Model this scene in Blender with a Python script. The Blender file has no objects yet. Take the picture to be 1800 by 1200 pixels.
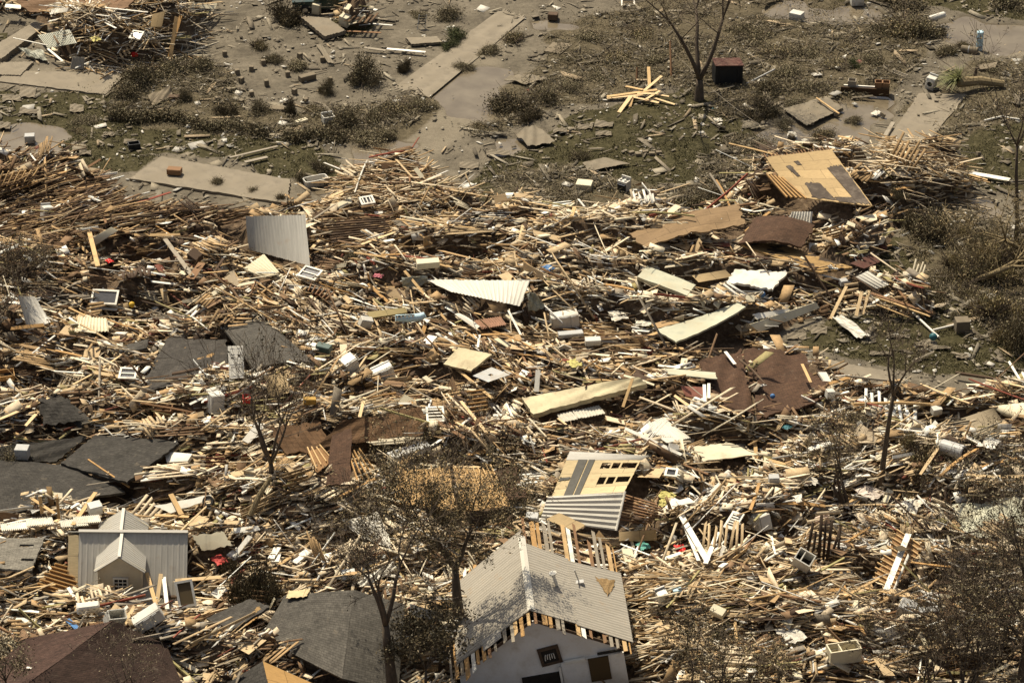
import bpy, math, random
import numpy as np
from mathutils import Vector, Matrix, Euler

S = bpy.context.scene
COL = S.collection
random.seed(7)
rs = np.random.RandomState(11)
R = math.radians

# ---------------------------------------------------------------- camera, sky, sun, exposure
F = 5466.0                                   # focal length in photo pixels (photo is 1800 x 1200)
CAM = np.array([0.0, -173.2, 100.0])
FW = np.array([0.0, 0.8660254, -0.5]); UP = np.array([0.0, 0.5, 0.8660254])
cd = bpy.data.cameras.new('camera'); cam = bpy.data.objects.new('camera', cd); COL.objects.link(cam)
cd.sensor_width = 36; cd.lens = 36 * F / 1800; cd.clip_start = 1; cd.clip_end = 20000
cam.location = CAM; cam.rotation_euler = (R(60), 0, 0)
S.camera = cam

SUN_DIR = Vector((-0.52, 0.85, 0)).normalized(); ELEV = R(58)
SV = Vector((SUN_DIR.x * math.cos(ELEV), SUN_DIR.y * math.cos(ELEV), math.sin(ELEV)))   # towards the sun
W_ = bpy.data.worlds.new('World'); S.world = W_; W_.use_nodes = True
nt = W_.node_tree; bg = nt.nodes['Background']
sk = nt.nodes.new('ShaderNodeTexSky'); sk.sky_type = 'NISHITA'; sk.sun_disc = False
sk.sun_elevation = ELEV; sk.sun_rotation = math.atan2(SV.x, SV.y)
sk.dust_density = 4.0; sk.ozone_density = 0.4; sk.air_density = 0.8
hs = nt.nodes.new('ShaderNodeHueSaturation'); hs.inputs['Saturation'].default_value = .55; nt.links.new(sk.outputs[0], hs.inputs['Color']); nt.links.new(hs.outputs[0], bg.inputs[0]); bg.inputs[1].default_value = 0.078
sl = bpy.data.lights.new('sun', 'SUN'); sl.energy = 4.9; sl.angle = R(0.5); sl.color = (1.0, 0.885, 0.69)
so = bpy.data.objects.new('sun', sl); COL.objects.link(so); so.location = (-60, 80, 120)
so.rotation_euler = SV.to_track_quat('Z', 'Y').to_euler()
S.view_settings.view_transform = 'Standard'; S.view_settings.look = 'None'
S.view_settings.exposure = 0.42; S.view_settings.gamma = 1.0; S.view_settings.use_curve_mapping = False

# ---------------------------------------------------------------- pixels <-> ground
def P(px, py, z=0.0):
    d = FW * F + np.array([px - 900.0, 0, 0]) + UP * (600.0 - py)
    t = (z - CAM[2]) / d[2]
    return CAM + d * t
def proj(x, y, z):
    dy = y - CAM[1]; dz = z - CAM[2]
    dep = dy * FW[1] + dz * FW[2]; u = dy * UP[1] + dz * UP[2]
    return 900 + F * x / dep, 600 - F * u / dep
def ppm(y, z=0.0):
    return F / ((y - CAM[1]) * FW[1] + (z - CAM[2]) * FW[2])

# ---------------------------------------------------------------- noise, masks, heap height
def vnoise(x, y, sc, seed):
    t = np.random.RandomState(seed).rand(128, 128)
    x = np.asarray(x) / sc + 500; y = np.asarray(y) / sc + 500
    xi = np.floor(x).astype(int); yi = np.floor(y).astype(int); fx = x - xi; fy = y - yi
    fx = fx * fx * (3 - 2 * fx); fy = fy * fy * (3 - 2 * fy)
    g = lambda a, b: t[a % 128, b % 128]
    return (g(xi, yi) * (1 - fx) + g(xi + 1, yi) * fx) * (1 - fy) + (g(xi, yi + 1) * (1 - fx) + g(xi + 1, yi + 1) * fx) * fy
def fbm(x, y, sc, seed, n=3):
    a = 0; w = 0
    for k in range(n): a = a + vnoise(x, y, sc / 2 ** k, seed + k) * 0.5 ** k; w += 0.5 ** k
    return a / w
def inpoly(x, y, poly):
    x = np.asarray(x); y = np.asarray(y); r = np.zeros(x.shape, bool); n = len(poly)
    for i in range(n):
        x0, y0 = poly[i]; x1, y1 = poly[(i + 1) % n]
        if y0 == y1: continue
        c = ((y0 > y) != (y1 > y)) & (x < (x1 - x0) * (y - y0) / (y1 - y0) + x0)
        r ^= c
    return r
def blur(a, n):
    for _ in range(n):
        a = (np.roll(a, 1, 0) + np.roll(a, -1, 0) + a * 2) / 4
        a = (np.roll(a, 1, 1) + np.roll(a, -1, 1) + a * 2) / 4
    return a
GS = 0.25; GX0, GX1, GY0, GY1 = -52.0, 52.0, -48.0, 68.0
gx = np.arange(GX0, GX1 + .01, GS); gy = np.arange(GY0, GY1 + .01, GS)
MX, MY = np.meshgrid(gx, gy, indexing='ij')
PXg, PYg = proj(MX, MY, 0.0)
wob = 26
PXw = PXg + (fbm(MX, MY, 3.0, 3) - .5) * wob * 2; PYw = PYg + (fbm(MX, MY, 3.0, 9) - .5) * wob
HEAP = [(-300, 285), (0, 290), (70, 280), (130, 308), (190, 350), (250, 374), (330, 376), (430, 384), (500, 378), (560, 366), (615, 318), (690, 305), (760, 318),
        (835, 365), (870, 398), (960, 392), (1010, 385), (1100, 398), (1230, 375), (1315, 345), (1325, 300), (1350, 285), (1470, 272), (1540, 300), (1640, 290),
        (1700, 320), (1705, 352), (1620, 372), (1560, 425), (1530, 490), (1640, 545), (1640, 565), (1540, 545), (1480, 560), (1440, 560), (1340, 598), (1300, 600),
        (1400, 615), (1450, 660), (1470, 700), (1600, 722), (1660, 735), (1700, 712), (1800, 705), (2100, 700), (2300, 1500), (-500, 1500)]
PILE = [(-200, -60), (395, -60), (380, 10), (345, 60), (330, 90), (270, 112), (235, 108), (150, 120), (95, 118), (80, 105), (110, 85), (60, 80), (90, 50), (40, 28), (-200, 28)]
PILE2 = [(610, 5), (650, 20), (660, 50), (600, 55), (590, 30)]
mk = inpoly(PXw, PYw, HEAP) | inpoly(PXw, PYw, PILE) | inpoly(PXg, PYg, PILE2)
hm = blur(mk.astype(float), 14)
edge = np.clip((hm - .45) / .5, 0, 1); edge = edge * edge * (3 - 2 * edge)
Hg = edge * (0.55 + 1.1 * fbm(MX, MY, 9, 21) + 0.5 * (fbm(MX, MY, 2.6, 33, 2) - .4))
rg = 1 - np.abs(2 * fbm(MX + .5 * MY, MY * 2.6, 11, 41, 2) - 1); Hg += edge * (2.0 * np.clip(rg - .62, 0, 1) / .38 - .25)      # ridges of tangled wreckage
for bx_, by_, rx_, ry_, a_ in ((230, 72, 130, 34, 1.2), (335, 40, 50, 40, .6), (1615, 340, 90, 26, .6), (375, 342, 150, 22, -1.0), (1420, 300, 60, 20, -.4), (705, 335, 110, 30, .9), (1120, 470, 120, 40, .5), (560, 900, 90, 40, .7), (1180, 1130, 60, 50, .5), (180, 485, 45, 24, -.7), (1430, 925, 60, 26, -.7), (775, 660, 50, 18, -.8), (1215, 606, 80, 16, -.7), (300, 462, 60, 20, -.6), (990, 600, 110, 16, -.5), (650, 445, 70, 24, -.7), (1530, 400, 50, 16, -.8), (980, 1195, 130, 36, -2.4), (1070, 1175, 46, 28, -1.6), (1000, 1250, 150, 50, -2.6), (190, 1060, 120, 26, -2.2), (1300, 1000, 60, 30, -.4)):
    Hg += edge * a_ * np.exp(-((PXg - bx_) / rx_) ** 2 - ((PYg - by_) / ry_) ** 2)
Hg = np.maximum(Hg, 0)
def samp(G, x, y):
    u = np.clip((np.asarray(x) - GX0) / GS, 0, len(gx) - 1.001); v = np.clip((np.asarray(y) - GY0) / GS, 0, len(gy) - 1.001)
    i = u.astype(int); j = v.astype(int); a = u - i; b = v - j
    return (G[i, j] * (1 - a) + G[i + 1, j] * a) * (1 - b) + (G[i, j + 1] * (1 - a) + G[i + 1, j + 1] * a) * b
def H(x, y): return float(samp(Hg, x, y))
def W(px, py, dz=0.0):
    z = dz
    for _ in range(7):
        p = P(px, py, z); z = z * .4 + (H(p[0], p[1]) + dz) * .6
    p = P(px, py, z)
    return Vector((p[0], p[1], z))
EX = np.zeros(MX.shape, bool)          # cells covered by large pieces: no loose boards on top
def exclude(poly):
    global EX
    xs = [p[0] for p in poly]; ys = [p[1] for p in poly]
    EX |= inpoly(MX, MY, poly)

# ---------------------------------------------------------------- materials
MATS = {}
def nodes(name):
    m = bpy.data.materials.new(name); m.use_nodes = True; t = m.node_tree
    return m, t, t.nodes['Principled BSDF']
def N(t, kind, **kw):
    n = t.nodes.new('ShaderNode' + kind)
    for k, v in kw.items():
        if k in n.inputs: n.inputs[k].default_value = v
        else: setattr(n, k, v)
    return n
def ramp(t, src, stops):
    r = t.nodes.new('ShaderNodeValToRGB'); e = r.color_ramp.elements
    e[0].position, e[0].color = stops[0][0], (*stops[0][1], 1); e[1].position, e[1].color = stops[-1][0], (*stops[-1][1], 1)
    for p, c in stops[1:-1]:
        q = e.new(p); q.color = (*c, 1)
    t.links.new(src, r.inputs[0]); return r
def mixc(t, f, a, b, mode='MIX'):
    m = t.nodes.new('ShaderNodeMix'); m.data_type = 'RGBA'; m.blend_type = mode
    for i, v in ((0, f), (6, a), (7, b)):
        if hasattr(v, 'is_linked') or hasattr(v, 'links'): t.links.new(v, m.inputs[i])
        else: m.inputs[i].default_value = v if i == 0 else (*v, 1)
    return m.outputs[2]
def bump(t, bsdf, src, s=.3, d=.02):
    b = N(t, 'Bump', Strength=s, Distance=d); t.links.new(src, b.inputs['Height']); t.links.new(b.outputs[0], bsdf.inputs['Normal'])
def coords(t, which='Object', scale=(1, 1, 1)):
    c = t.nodes.new('ShaderNodeTexCoord'); m = t.nodes.new('ShaderNodeMapping'); m.inputs['Scale'].default_value = scale
    t.links.new(c.outputs[which], m.inputs[0]); return m.outputs[0]
def mul(c, k): return tuple(min(1, v * k) for v in c)

def plain(name, col, rough=.7, var=.35, sc=3.0, dirt=None, metal=0.0, which='Object', scale=(1, 1, 1), spec=.3):
    """noise-varied paint / plastic / stone, with optional patches of dirt"""
    if name in MATS: return MATS[name]
    m, t, b = nodes(name); c = coords(t, which, scale)
    n = N(t, 'TexNoise', Scale=sc, Detail=6.0, Roughness=.65); t.links.new(c, n.inputs[0])
    r = ramp(t, n.outputs[0], [(.3, mul(col, 1 - var)), (.7, mul(col, 1 + var * .45))]); out = r.outputs[0]
    if dirt:
        n2 = N(t, 'TexNoise', Scale=sc * .5, Detail=8.0, Roughness=.7); t.links.new(c, n2.inputs[0])
        f = ramp(t, n2.outputs[0], [(.48, (0, 0, 0)), (.68, (.8, .8, .8))]); out = mixc(t, f.outputs[0], out, dirt)
    t.links.new(out, b.inputs['Base Color']); b.inputs['Roughness'].default_value = rough; b.inputs['Metallic'].default_value = metal
    b.inputs['Specular IOR Level'].default_value = spec
    bump(t, b, n.outputs[0], .25, .02); MATS[name] = m; return m
def wood(name, col, var=.4):
    if name in MATS: return MATS[name]
    m, t, b = nodes(name); c = coords(t, 'Object', (.7, 9, 9))
    n = N(t, 'TexNoise', Scale=2.0, Detail=6.0, Roughness=.7); t.links.new(c, n.inputs[0])
    r = ramp(t, n.outputs[0], [(.25, mul(col, 1 - var)), (.5, col), (.8, mul(col, 1 + var * .5))])
    c2 = coords(t, 'Object', (1, 1, 1)); n2 = N(t, 'TexNoise', Scale=1.1, Detail=4.0); t.links.new(c2, n2.inputs[0])
    f = ramp(t, n2.outputs[0], [(.5, (0, 0, 0)), (.75, (.55, .55, .55))])
    out = mixc(t, f.outputs[0], r.outputs[0], mul((.3, .22, .13), .5))
    t.links.new(out, b.inputs['Base Color']); b.inputs['Roughness'].default_value = .8; b.inputs['Specular IOR Level'].default_value = .2
    bump(t, b, n.outputs[0], .2, .01); MATS[name] = m; return m
def plyw(name, col, w=2.4, h=1.2, var=.3):
    if name in MATS: return MATS[name]
    m, t, b = nodes(name); c = coords(t, 'UV')
    br = N(t, 'TexBrick', Scale=1.0); br.inputs['Mortar Size'].default_value = .012; br.inputs['Brick Width'].default_value = w; br.inputs['Row Height'].default_value = h
    br.inputs['Color1'].default_value = (*mul(col, .86), 1); br.inputs['Color2'].default_value = (*mul(col, 1.1), 1); br.inputs['Mortar'].default_value = (*mul(col, .22), 1)
    t.links.new(c, br.inputs[0])
    n = N(t, 'TexNoise', Scale=2.2, Detail=7.0, Roughness=.7); t.links.new(coords(t, 'UV', (1, 5, 1)), n.inputs[0])
    r = ramp(t, n.outputs[0], [(.25, (1 - var * 1.3,) * 3), (.75, (1.0,) * 3)])
    out = mixc(t, 1.0, br.outputs[0], r.outputs[0], 'MULTIPLY')
    n2 = N(t, 'TexNoise', Scale=.9, Detail=8.0, Roughness=.75); t.links.new(c, n2.inputs[0])
    f = ramp(t, n2.outputs[0], [(.56, (0, 0, 0)), (.7, (.6, .6, .6))]); out = mixc(t, f.outputs[0], out, mul(col, .35))
    t.links.new(out, b.inputs['Base Color']); b.inputs['Roughness'].default_value = .8; b.inputs['Specular IOR Level'].default_value = .2
    MATS[name] = m; return m
def shingle(name, col, torn=None, thr=.6, rough=.9, k=(0, 0), row=.15, felt=None, nsc=.55):
    """asphalt shingle courses; torn = colour of the deck that shows where shingles are gone"""
    if name in MATS: return MATS[name]
    m, t, b = nodes(name); c = coords(t, 'UV')
    br = N(t, 'TexBrick', Scale=1.0); br.inputs['Mortar Size'].default_value = .012; br.inputs['Brick Width'].default_value = .34; br.inputs['Row Height'].default_value = row
    br.inputs['Color1'].default_value = (*mul(col, .82), 1); br.inputs['Color2'].default_value = (*mul(col, 1.18), 1); br.inputs['Mortar'].default_value = (*mul(col, .5), 1)
    t.links.new(c, br.inputs[0])
    n = N(t, 'TexNoise', Scale=.8, Detail=8.0, Roughness=.7); t.links.new(c, n.inputs[0])
    r = ramp(t, n.outputs[0], [(.3, (.55,) * 3), (.7, (1.0,) * 3)]); out = mixc(t, 1.0, br.outputs[0], r.outputs[0], 'MULTIPLY')
    n3 = N(t, 'TexNoise', Scale=1.4, Detail=8.0, Roughness=.7); t.links.new(coords(t, 'UV', (1.2, .9, 1)), n3.inputs[0])
    f3 = ramp(t, n3.outputs[0], [(.6, (0, 0, 0)), (.7, (.5, .5, .5))]); out = mixc(t, f3.outputs[0], out, (.2, .165, .12))
    if torn:
        n2 = N(t, 'TexNoise', Scale=nsc, Detail=5.0, Roughness=.55); t.links.new(coords(t, 'UV', (1, 1, 1)), n2.inputs[0])
        sx = t.nodes.new('ShaderNodeSeparateXYZ'); t.links.new(c, sx.inputs[0])
        a = N(t, 'Math', operation='MULTIPLY_ADD'); t.links.new(sx.outputs[0], a.inputs[0]); a.inputs[1].default_value = k[0]; t.links.new(n2.outputs[0], a.inputs[2])
        a2 = N(t, 'Math', operation='MULTIPLY_ADD'); t.links.new(sx.outputs[1], a2.inputs[0]); a2.inputs[1].default_value = k[1]; t.links.new(a.outputs[0], a2.inputs[2])
        f = ramp(t, a2.outputs[0], [(thr, (0, 0, 0)), (thr + .012, (1, 1, 1))])
        b2 = N(t, 'TexBrick', Scale=1.0); b2.inputs['Mortar Size'].default_value = .012; b2.inputs['Brick Width'].default_value = 2.4; b2.inputs['Row Height'].default_value = 1.2
        b2.inputs['Color1'].default_value = (*mul(torn, .8), 1); b2.inputs['Color2'].default_value = (*mul(torn, 1.15), 1); b2.inputs['Mortar'].default_value = (*mul(torn, .3), 1)
        t.links.new(c, b2.inputs[0]); tt = mixc(t, 1.0, b2.outputs[0], r.outputs[0], 'MULTIPLY')
        out = mixc(t, f.outputs[0], out, tt)
    t.links.new(out, b.inputs['Base Color']); n4 = N(t, 'TexNoise', Scale=3.5, Detail=6.0, Roughness=.7); t.links.new(c, n4.inputs[0]); r4 = ramp(t, n4.outputs[0], [(.3, (.6,) * 3), (.62, (1.0,) * 3)]); t.links.new(mixc(t, 1.0, out, r4.outputs[0], 'MULTIPLY'), b.inputs['Base Color'])
    b.inputs['Roughness'].default_value = rough; b.inputs['Specular IOR Level'].default_value = .2
    bump(t, b, n4.outputs[0], .5, .06); MATS[name] = m; return m
def metal(name, col, rust=.12, rough=.5):
    if name in MATS: return MATS[name]
    m, t, b = nodes(name); c = coords(t, 'UV', (6, .5, 1))
    n = N(t, 'TexNoise', Scale=1.0, Detail=6.0, Roughness=.7); t.links.new(c, n.inputs[0])
    r = ramp(t, n.outputs[0], [(.3, mul(col, .78)), (.7, mul(col, 1.1))])
    n2 = N(t, 'TexNoise', Scale=.8, Detail=9.0, Roughness=.75); t.links.new(coords(t, 'UV'), n2.inputs[0])
    f = ramp(t, n2.outputs[0], [(.55, (0, 0, 0)), (.75, (rust * 4,) * 3)]); out = mixc(t, f.outputs[0], r.outputs[0], mul((.3, .22, .14), 1))
    t.links.new(out, b.inputs['Base Color']); b.inputs['Roughness'].default_value = rough; b.inputs['Metallic'].default_value = 0.0; b.inputs['Specular IOR Level'].default_value = .35
    MATS[name] = m; return m
def tinted(name, rough=.8, grain=(1, 1, 1), lo=.6, hi=1.0):
    """per-piece colour from the mesh attribute 'tint', broken up by noise"""
    if name in MATS: return MATS[name]
    m, t, b = nodes(name); a = t.nodes.new('ShaderNodeAttribute'); a.attribute_name = 'tint'
    n = N(t, 'TexNoise', Scale=5.0, Detail=5.0, Roughness=.7); t.links.new(coords(t, 'Object', grain), n.inputs[0])
    r = ramp(t, n.outputs[0], [(.3, (lo,) * 3), (.7, (hi,) * 3)])
    t.links.new(mixc(t, 1.0, a.outputs[0], r.outputs[0], 'MULTIPLY'), b.inputs['Base Color'])
    b.inputs['Roughness'].default_value = rough; b.inputs['Specular IOR Level'].default_value = .2
    MATS[name] = m; return m

PINE_PALE = wood('pale pine', (.62, .46, .26)); PINE = wood('tan pine', (.50, .34, .165)); HONEY = wood('honey pine', (.42, .25, .10))
BROWN = wood('brown wood', (.22, .125, .065)); DKBROWN = wood('dark wood', (.085, .055, .034)); GREYW = wood('grey weathered wood', (.27, .235, .18))
WHITEW = wood('white painted wood', (.74, .71, .62), .18); OLIVE = wood('treated wood', (.33, .29, .13)); REDW = wood('red painted wood', (.20, .055, .035))
PLY = plyw('plywood', (.50, .37, .20)); PLYPALE = plyw('pale plywood', (.68, .54, .31)); PLYDK = plyw('brown plywood', (.30, .17, .075)); PLYOR = plyw('orange plywood', (.45, .29, .125))
WHITEP = plain('white board', (.74, .71, .62), .6, .15, 1.5, dirt=(.42, .36, .26)); CREAMP = plain('cream board', (.62, .56, .40), .7, .2, 1.2, dirt=(.34, .27, .17))
GREENP = plain('pale green board', (.45, .45, .34), .7, .25, 1.2, dirt=(.33, .28, .18))
YELP = plain('pale yellow board', (.55, .48, .30), .7, .3, 1.3, dirt=(.15, .10, .055))
APPL = plain('appliance enamel', (.60, .58, .51), .45, .25, 2.5, dirt=(.27, .21, .14), spec=.4); APPG = plain('grey enamel', (.42, .42, .40), .4, .2, 2, dirt=(.25, .21, .15))
BLACKP = plain('black plastic', (.02, .02, .02), .5, .3); REDP = plain('red plastic', (.55, .02, .015), .4, .15); YELLP = plain('yellow plastic', (.6, .38, .04), .5, .2)
BLUEP = plain('blue plastic', (.06, .16, .34), .5, .2); TEALP = plain('teal plastic', (.03, .13, .15), .5, .3); LBLUE = plain('light blue plastic', (.45, .62, .68), .45, .15)
GREENM = plain('green paint', (.05, .09, .075), .5, .3); RUST = plain('rusty red steel', (.12, .052, .038), .85, .5, 4, dirt=(.09, .06, .04))
CONC = plain('concrete', (.22, .187, .136), .9, .3, 1.2, dirt=(.16, .125, .082)); CONCD = plain('mud caked concrete', (.19, .155, .105), .9, .35, 1.5, dirt=(.12, .095, .065))
SLABM = plain('mud covered slab', (.215, .182, .132), .85, .3, 1.1, dirt=(.165, .138, .096), which='Object')
MUDSH = plain('mud caked sheet', (.19, .16, .113), .85, .3, 1.5, dirt=(.15, .12, .08))
STEELG = metal('grey roofing metal', (.40, .38, .33), .2); STEELW = metal('white roofing metal', (.56, .53, .45), .12); STEELD = metal('dark roofing metal', (.33, .31, .27), .2); STEELGR = metal('green grey metal', (.34, .34, .27), .2)
SH_DARK = shingle('charcoal shingle', (.068, .062, .053), row=.2); SH_GREY = shingle('grey shingle', (.115, .105, .088)); SH_BROWN = shingle('brown shingle', (.105, .058, .034)); SH_RED = shingle('red brown shingle', (.060, .036, .027))
SH_TORN = shingle('torn grey shingle', (.085, .076, .065), (.40, .25, .11), .62); SH_FELT = shingle('brown felt deck', (.17, .098, .05), row=2.0)
BARK = plain('bark', (.105, .08, .056), .95, .5, 6, which='Object', scale=(1, 1, .3)); BARKP = plain('pale bark', (.24, .185, .10), .95, .4, 6)
LEAF = tinted('dead foliage', .7, lo=1.0, hi=1.4); TINT = tinted('mixed debris', .8); GRASSM = tinted('grass blades', .8, lo=.8)
GLASS = plain('dark window glass', (.03, .03, .03), .15, .5, 4, spec=.6); CHROME = plain('chrome trim', (.55, .55, .55), .25, .1, metal=.9)
TYRE = plain('tyre rubber', (.02, .019, .017), .85, .3); TRUCKP = plain('dark green car paint', (.02, .045, .035), .25, .2, 2, dirt=(.09, .075, .05), spec=.5)
DARKIN = plain('dark interior', (.03, .024, .018), .95, .4)  # near-black colour standing for the shade inside openings and boxes
SIDING = plain('cream siding', (.60, .54, .40), .7, .2, 2, dirt=(.40, .33, .22)); WALLW = plain('white stucco wall', (.78, .76, .70), .8, .15, 1.6, dirt=(.50, .45, .36))

# ---------------------------------------------------------------- mesh helpers
class MB:
    def __init__(s): s.v = []; s.f = []
    def add(s, v, f, M=None):
        o = len(s.v)
        s.v += [tuple(M @ Vector(p)) for p in v] if M is not None else [tuple(p) for p in v]
        s.f += [tuple(i + o for i in q) for q in f]; return s
    def box(s, c, d, M=None, bev=0.0, taper=1.0):
        x, y, z = (k / 2 for k in d)
        T = Matrix.Translation(c)
        if M is not None: T = M @ T
        if bev <= 0:
            v = [(-x, -y, -z), (x, -y, -z), (x, y, -z), (-x, y, -z), (-x * taper, -y * taper, z), (x * taper, -y * taper, z), (x * taper, y * taper, z), (-x * taper, y * taper, z)]
            return s.add(v, [(0, 3, 2, 1), (4, 5, 6, 7), (0, 1, 5, 4), (1, 2, 6, 5), (2, 3, 7, 6), (3, 0, 4, 7)], T)
        b = min(bev, x * .9, y * .9, z * .9); v = []; f = []
        for lz, ins in ((-z, b), (-z + b, 0), (z - b, 0), (z, b)):
            X, Y = x - ins, y - ins; k = b if ins == 0 else b * .6
            v += [(-X + k, -Y, lz), (X - k, -Y, lz), (X, -Y + k, lz), (X, Y - k, lz), (X - k, Y, lz), (-X + k, Y, lz), (-X, Y - k, lz), (-X, -Y + k, lz)]
        f.append(tuple(range(7, -1, -1))); f.append(tuple(range(24, 32)))
        for l in range(3):
            for i in range(8): f.append((l * 8 + i, l * 8 + (i + 1) % 8, l * 8 + 8 + (i + 1) % 8, l * 8 + 8 + i))
        return s.add(v, f, T)
    def tube(s, pts, rad, n=6, cap=True, M=None):
        pts = [Vector(p) for p in pts]; v = []; f = []
        for i, p in enumerate(pts):
            d = (pts[min(i + 1, len(pts) - 1)] - pts[max(i - 1, 0)]); d = d.normalized() if d.length > 1e-6 else Vector((0, 0, 1))
            a = d.orthogonal().normalized() if i == 0 else (a - d * a.dot(d)).normalized()
            b = d.cross(a); r = rad[i] if hasattr(rad, '__len__') else rad
            for k in range(n):
                w = 2 * math.pi * k / n; v.append(p + a * (math.cos(w) * r) + b * (math.sin(w) * r))
        for i in range(len(pts) - 1):
            for k in range(n): f.append((i * n + k, i * n + (k + 1) % n, (i + 1) * n + (k + 1) % n, (i + 1) * n + k))
        if cap: f.append(tuple(range(n - 1, -1, -1))); f.append(tuple((len(pts) - 1) * n + k for k in range(n)))
        return s.add(v, f, M)
    def lathe(s, prof, n=20, M=None, cap=True):
        v = []; f = []
        for r, z in prof:
            for k in range(n): v.append((r * math.cos(2 * math.pi * k / n), r * math.sin(2 * math.pi * k / n), z))
        for i in range(len(prof) - 1):
            for k in range(n): f.append((i * n + k, i * n + (k + 1) % n, (i + 1) * n + (k + 1) % n, (i + 1) * n + k))
        if cap: f.append(tuple(range(n - 1, -1, -1))); f.append(tuple((len(prof) - 1) * n + k for k in range(n)))
        return s.add(v, f, M)
    def prism(s, poly, d, M=None):
        """polygon in xz extruded along y from 0 to d"""
        n = len(poly); v = [(x, 0, z) for x, z in poly] + [(x, d, z) for x, z in poly]
        f = [tuple(range(n)), tuple(range(2 * n - 1, n - 1, -1))] + [(i, i + n, (i + 1) % n + n, (i + 1) % n) for i in range(n)]
        return s.add(v, f, M)
    def open_box(s, c, d, w, M=None, mid=False):
        """box without a lid"""
        x, y, z = d; cx, cy, cz = c
        s.box((cx, cy, cz - z / 2 + w / 2), (x, y, w), M)
        for q in (-1, 1):
            s.box((cx + q * (x / 2 - w / 2), cy, cz + w / 2), (w, y, z - w), M); s.box((cx, cy + q * (y / 2 - w / 2), cz + w / 2), (x - 2 * w, w, z - w), M)
        if mid: s.box((cx - x * .12, cy, cz + w * .3), (w, y - 2 * w, z - w * 1.8), M)
        return s
    def frame(s, w, h, t, d, M=None, bars=(0, 0)):
        """flat rectangular frame lying in xy, depth d in z"""
        for q in (-1, 1): s.box((q * (w / 2 - t / 2), 0, 0), (t, h, d), M); s.box((0, q * (h / 2 - t / 2), 0), (w - 2 * t, t, d), M)
        for i in range(bars[0]): s.box((-w / 2 + w * (i + 1) / (bars[0] + 1), 0, 0), (t * .6, h - 2 * t, d * .7), M)
        for i in range(bars[1]): s.box((0, -h / 2 + h * (i + 1) / (bars[1] + 1), 0), (w - 2 * t, t * .6, d * .5), M)
        return s
    def build(s, name, mat, parent=None, loc=None, rot=None, smooth=False):
        me = bpy.data.meshes.new(name); me.from_pydata(s.v, [], s.f); me.update()
        if mat: me.materials.append(mat)
        if smooth: me.shade_smooth()
        o = bpy.data.objects.new(name, me); COL.objects.link(o)
        if parent: o.parent = parent
        if loc is not None: o.location = loc
        if rot is not None: o.rotation_euler = rot
        return o
LAND = []        # landmarks: (x, y, phrase)
def tag(o, label, cat, group=None, lm=None):
    o['label'] = label; o['category'] = cat; o['kind'] = 'thing'
    if group: o['group'] = group
    if lm: LAND.append((o.location.x, o.location.y, lm))
    return o
def kind(o, k, label=None):
    o['kind'] = k
    if label: o['label'] = label
    return o
def empty(name, loc, rot=(0, 0, 0)):
    o = bpy.data.objects.new(name, None); COL.objects.link(o); o.location = loc; o.rotation_euler = rot; o.empty_display_size = .3; return o
def copy_tree(o, parent=None):
    c = o.copy(); COL.objects.link(c); c.parent = parent
    for ch in list(o.children): copy_tree(ch, c)
    return c
def build_uv(name, verts, faces, uvs, mat, parent=None, loc=(0, 0, 0), smooth=False):
    me = bpy.data.meshes.new(name); me.from_pydata(verts, [], faces); me.update()
    ul = me.uv_layers.new(name='UVMap')
    idx = np.empty(len(me.loops), int); me.loops.foreach_get('vertex_index', idx)
    ul.data.foreach_set('uv', np.array(uvs, dtype=np.float32)[idx].ravel())
    me.materials.append(mat)
    if smooth: me.shade_smooth()
    o = bpy.data.objects.new(name, me); COL.objects.link(o); o.location = loc
    if parent: o.parent = parent
    return o
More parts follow.
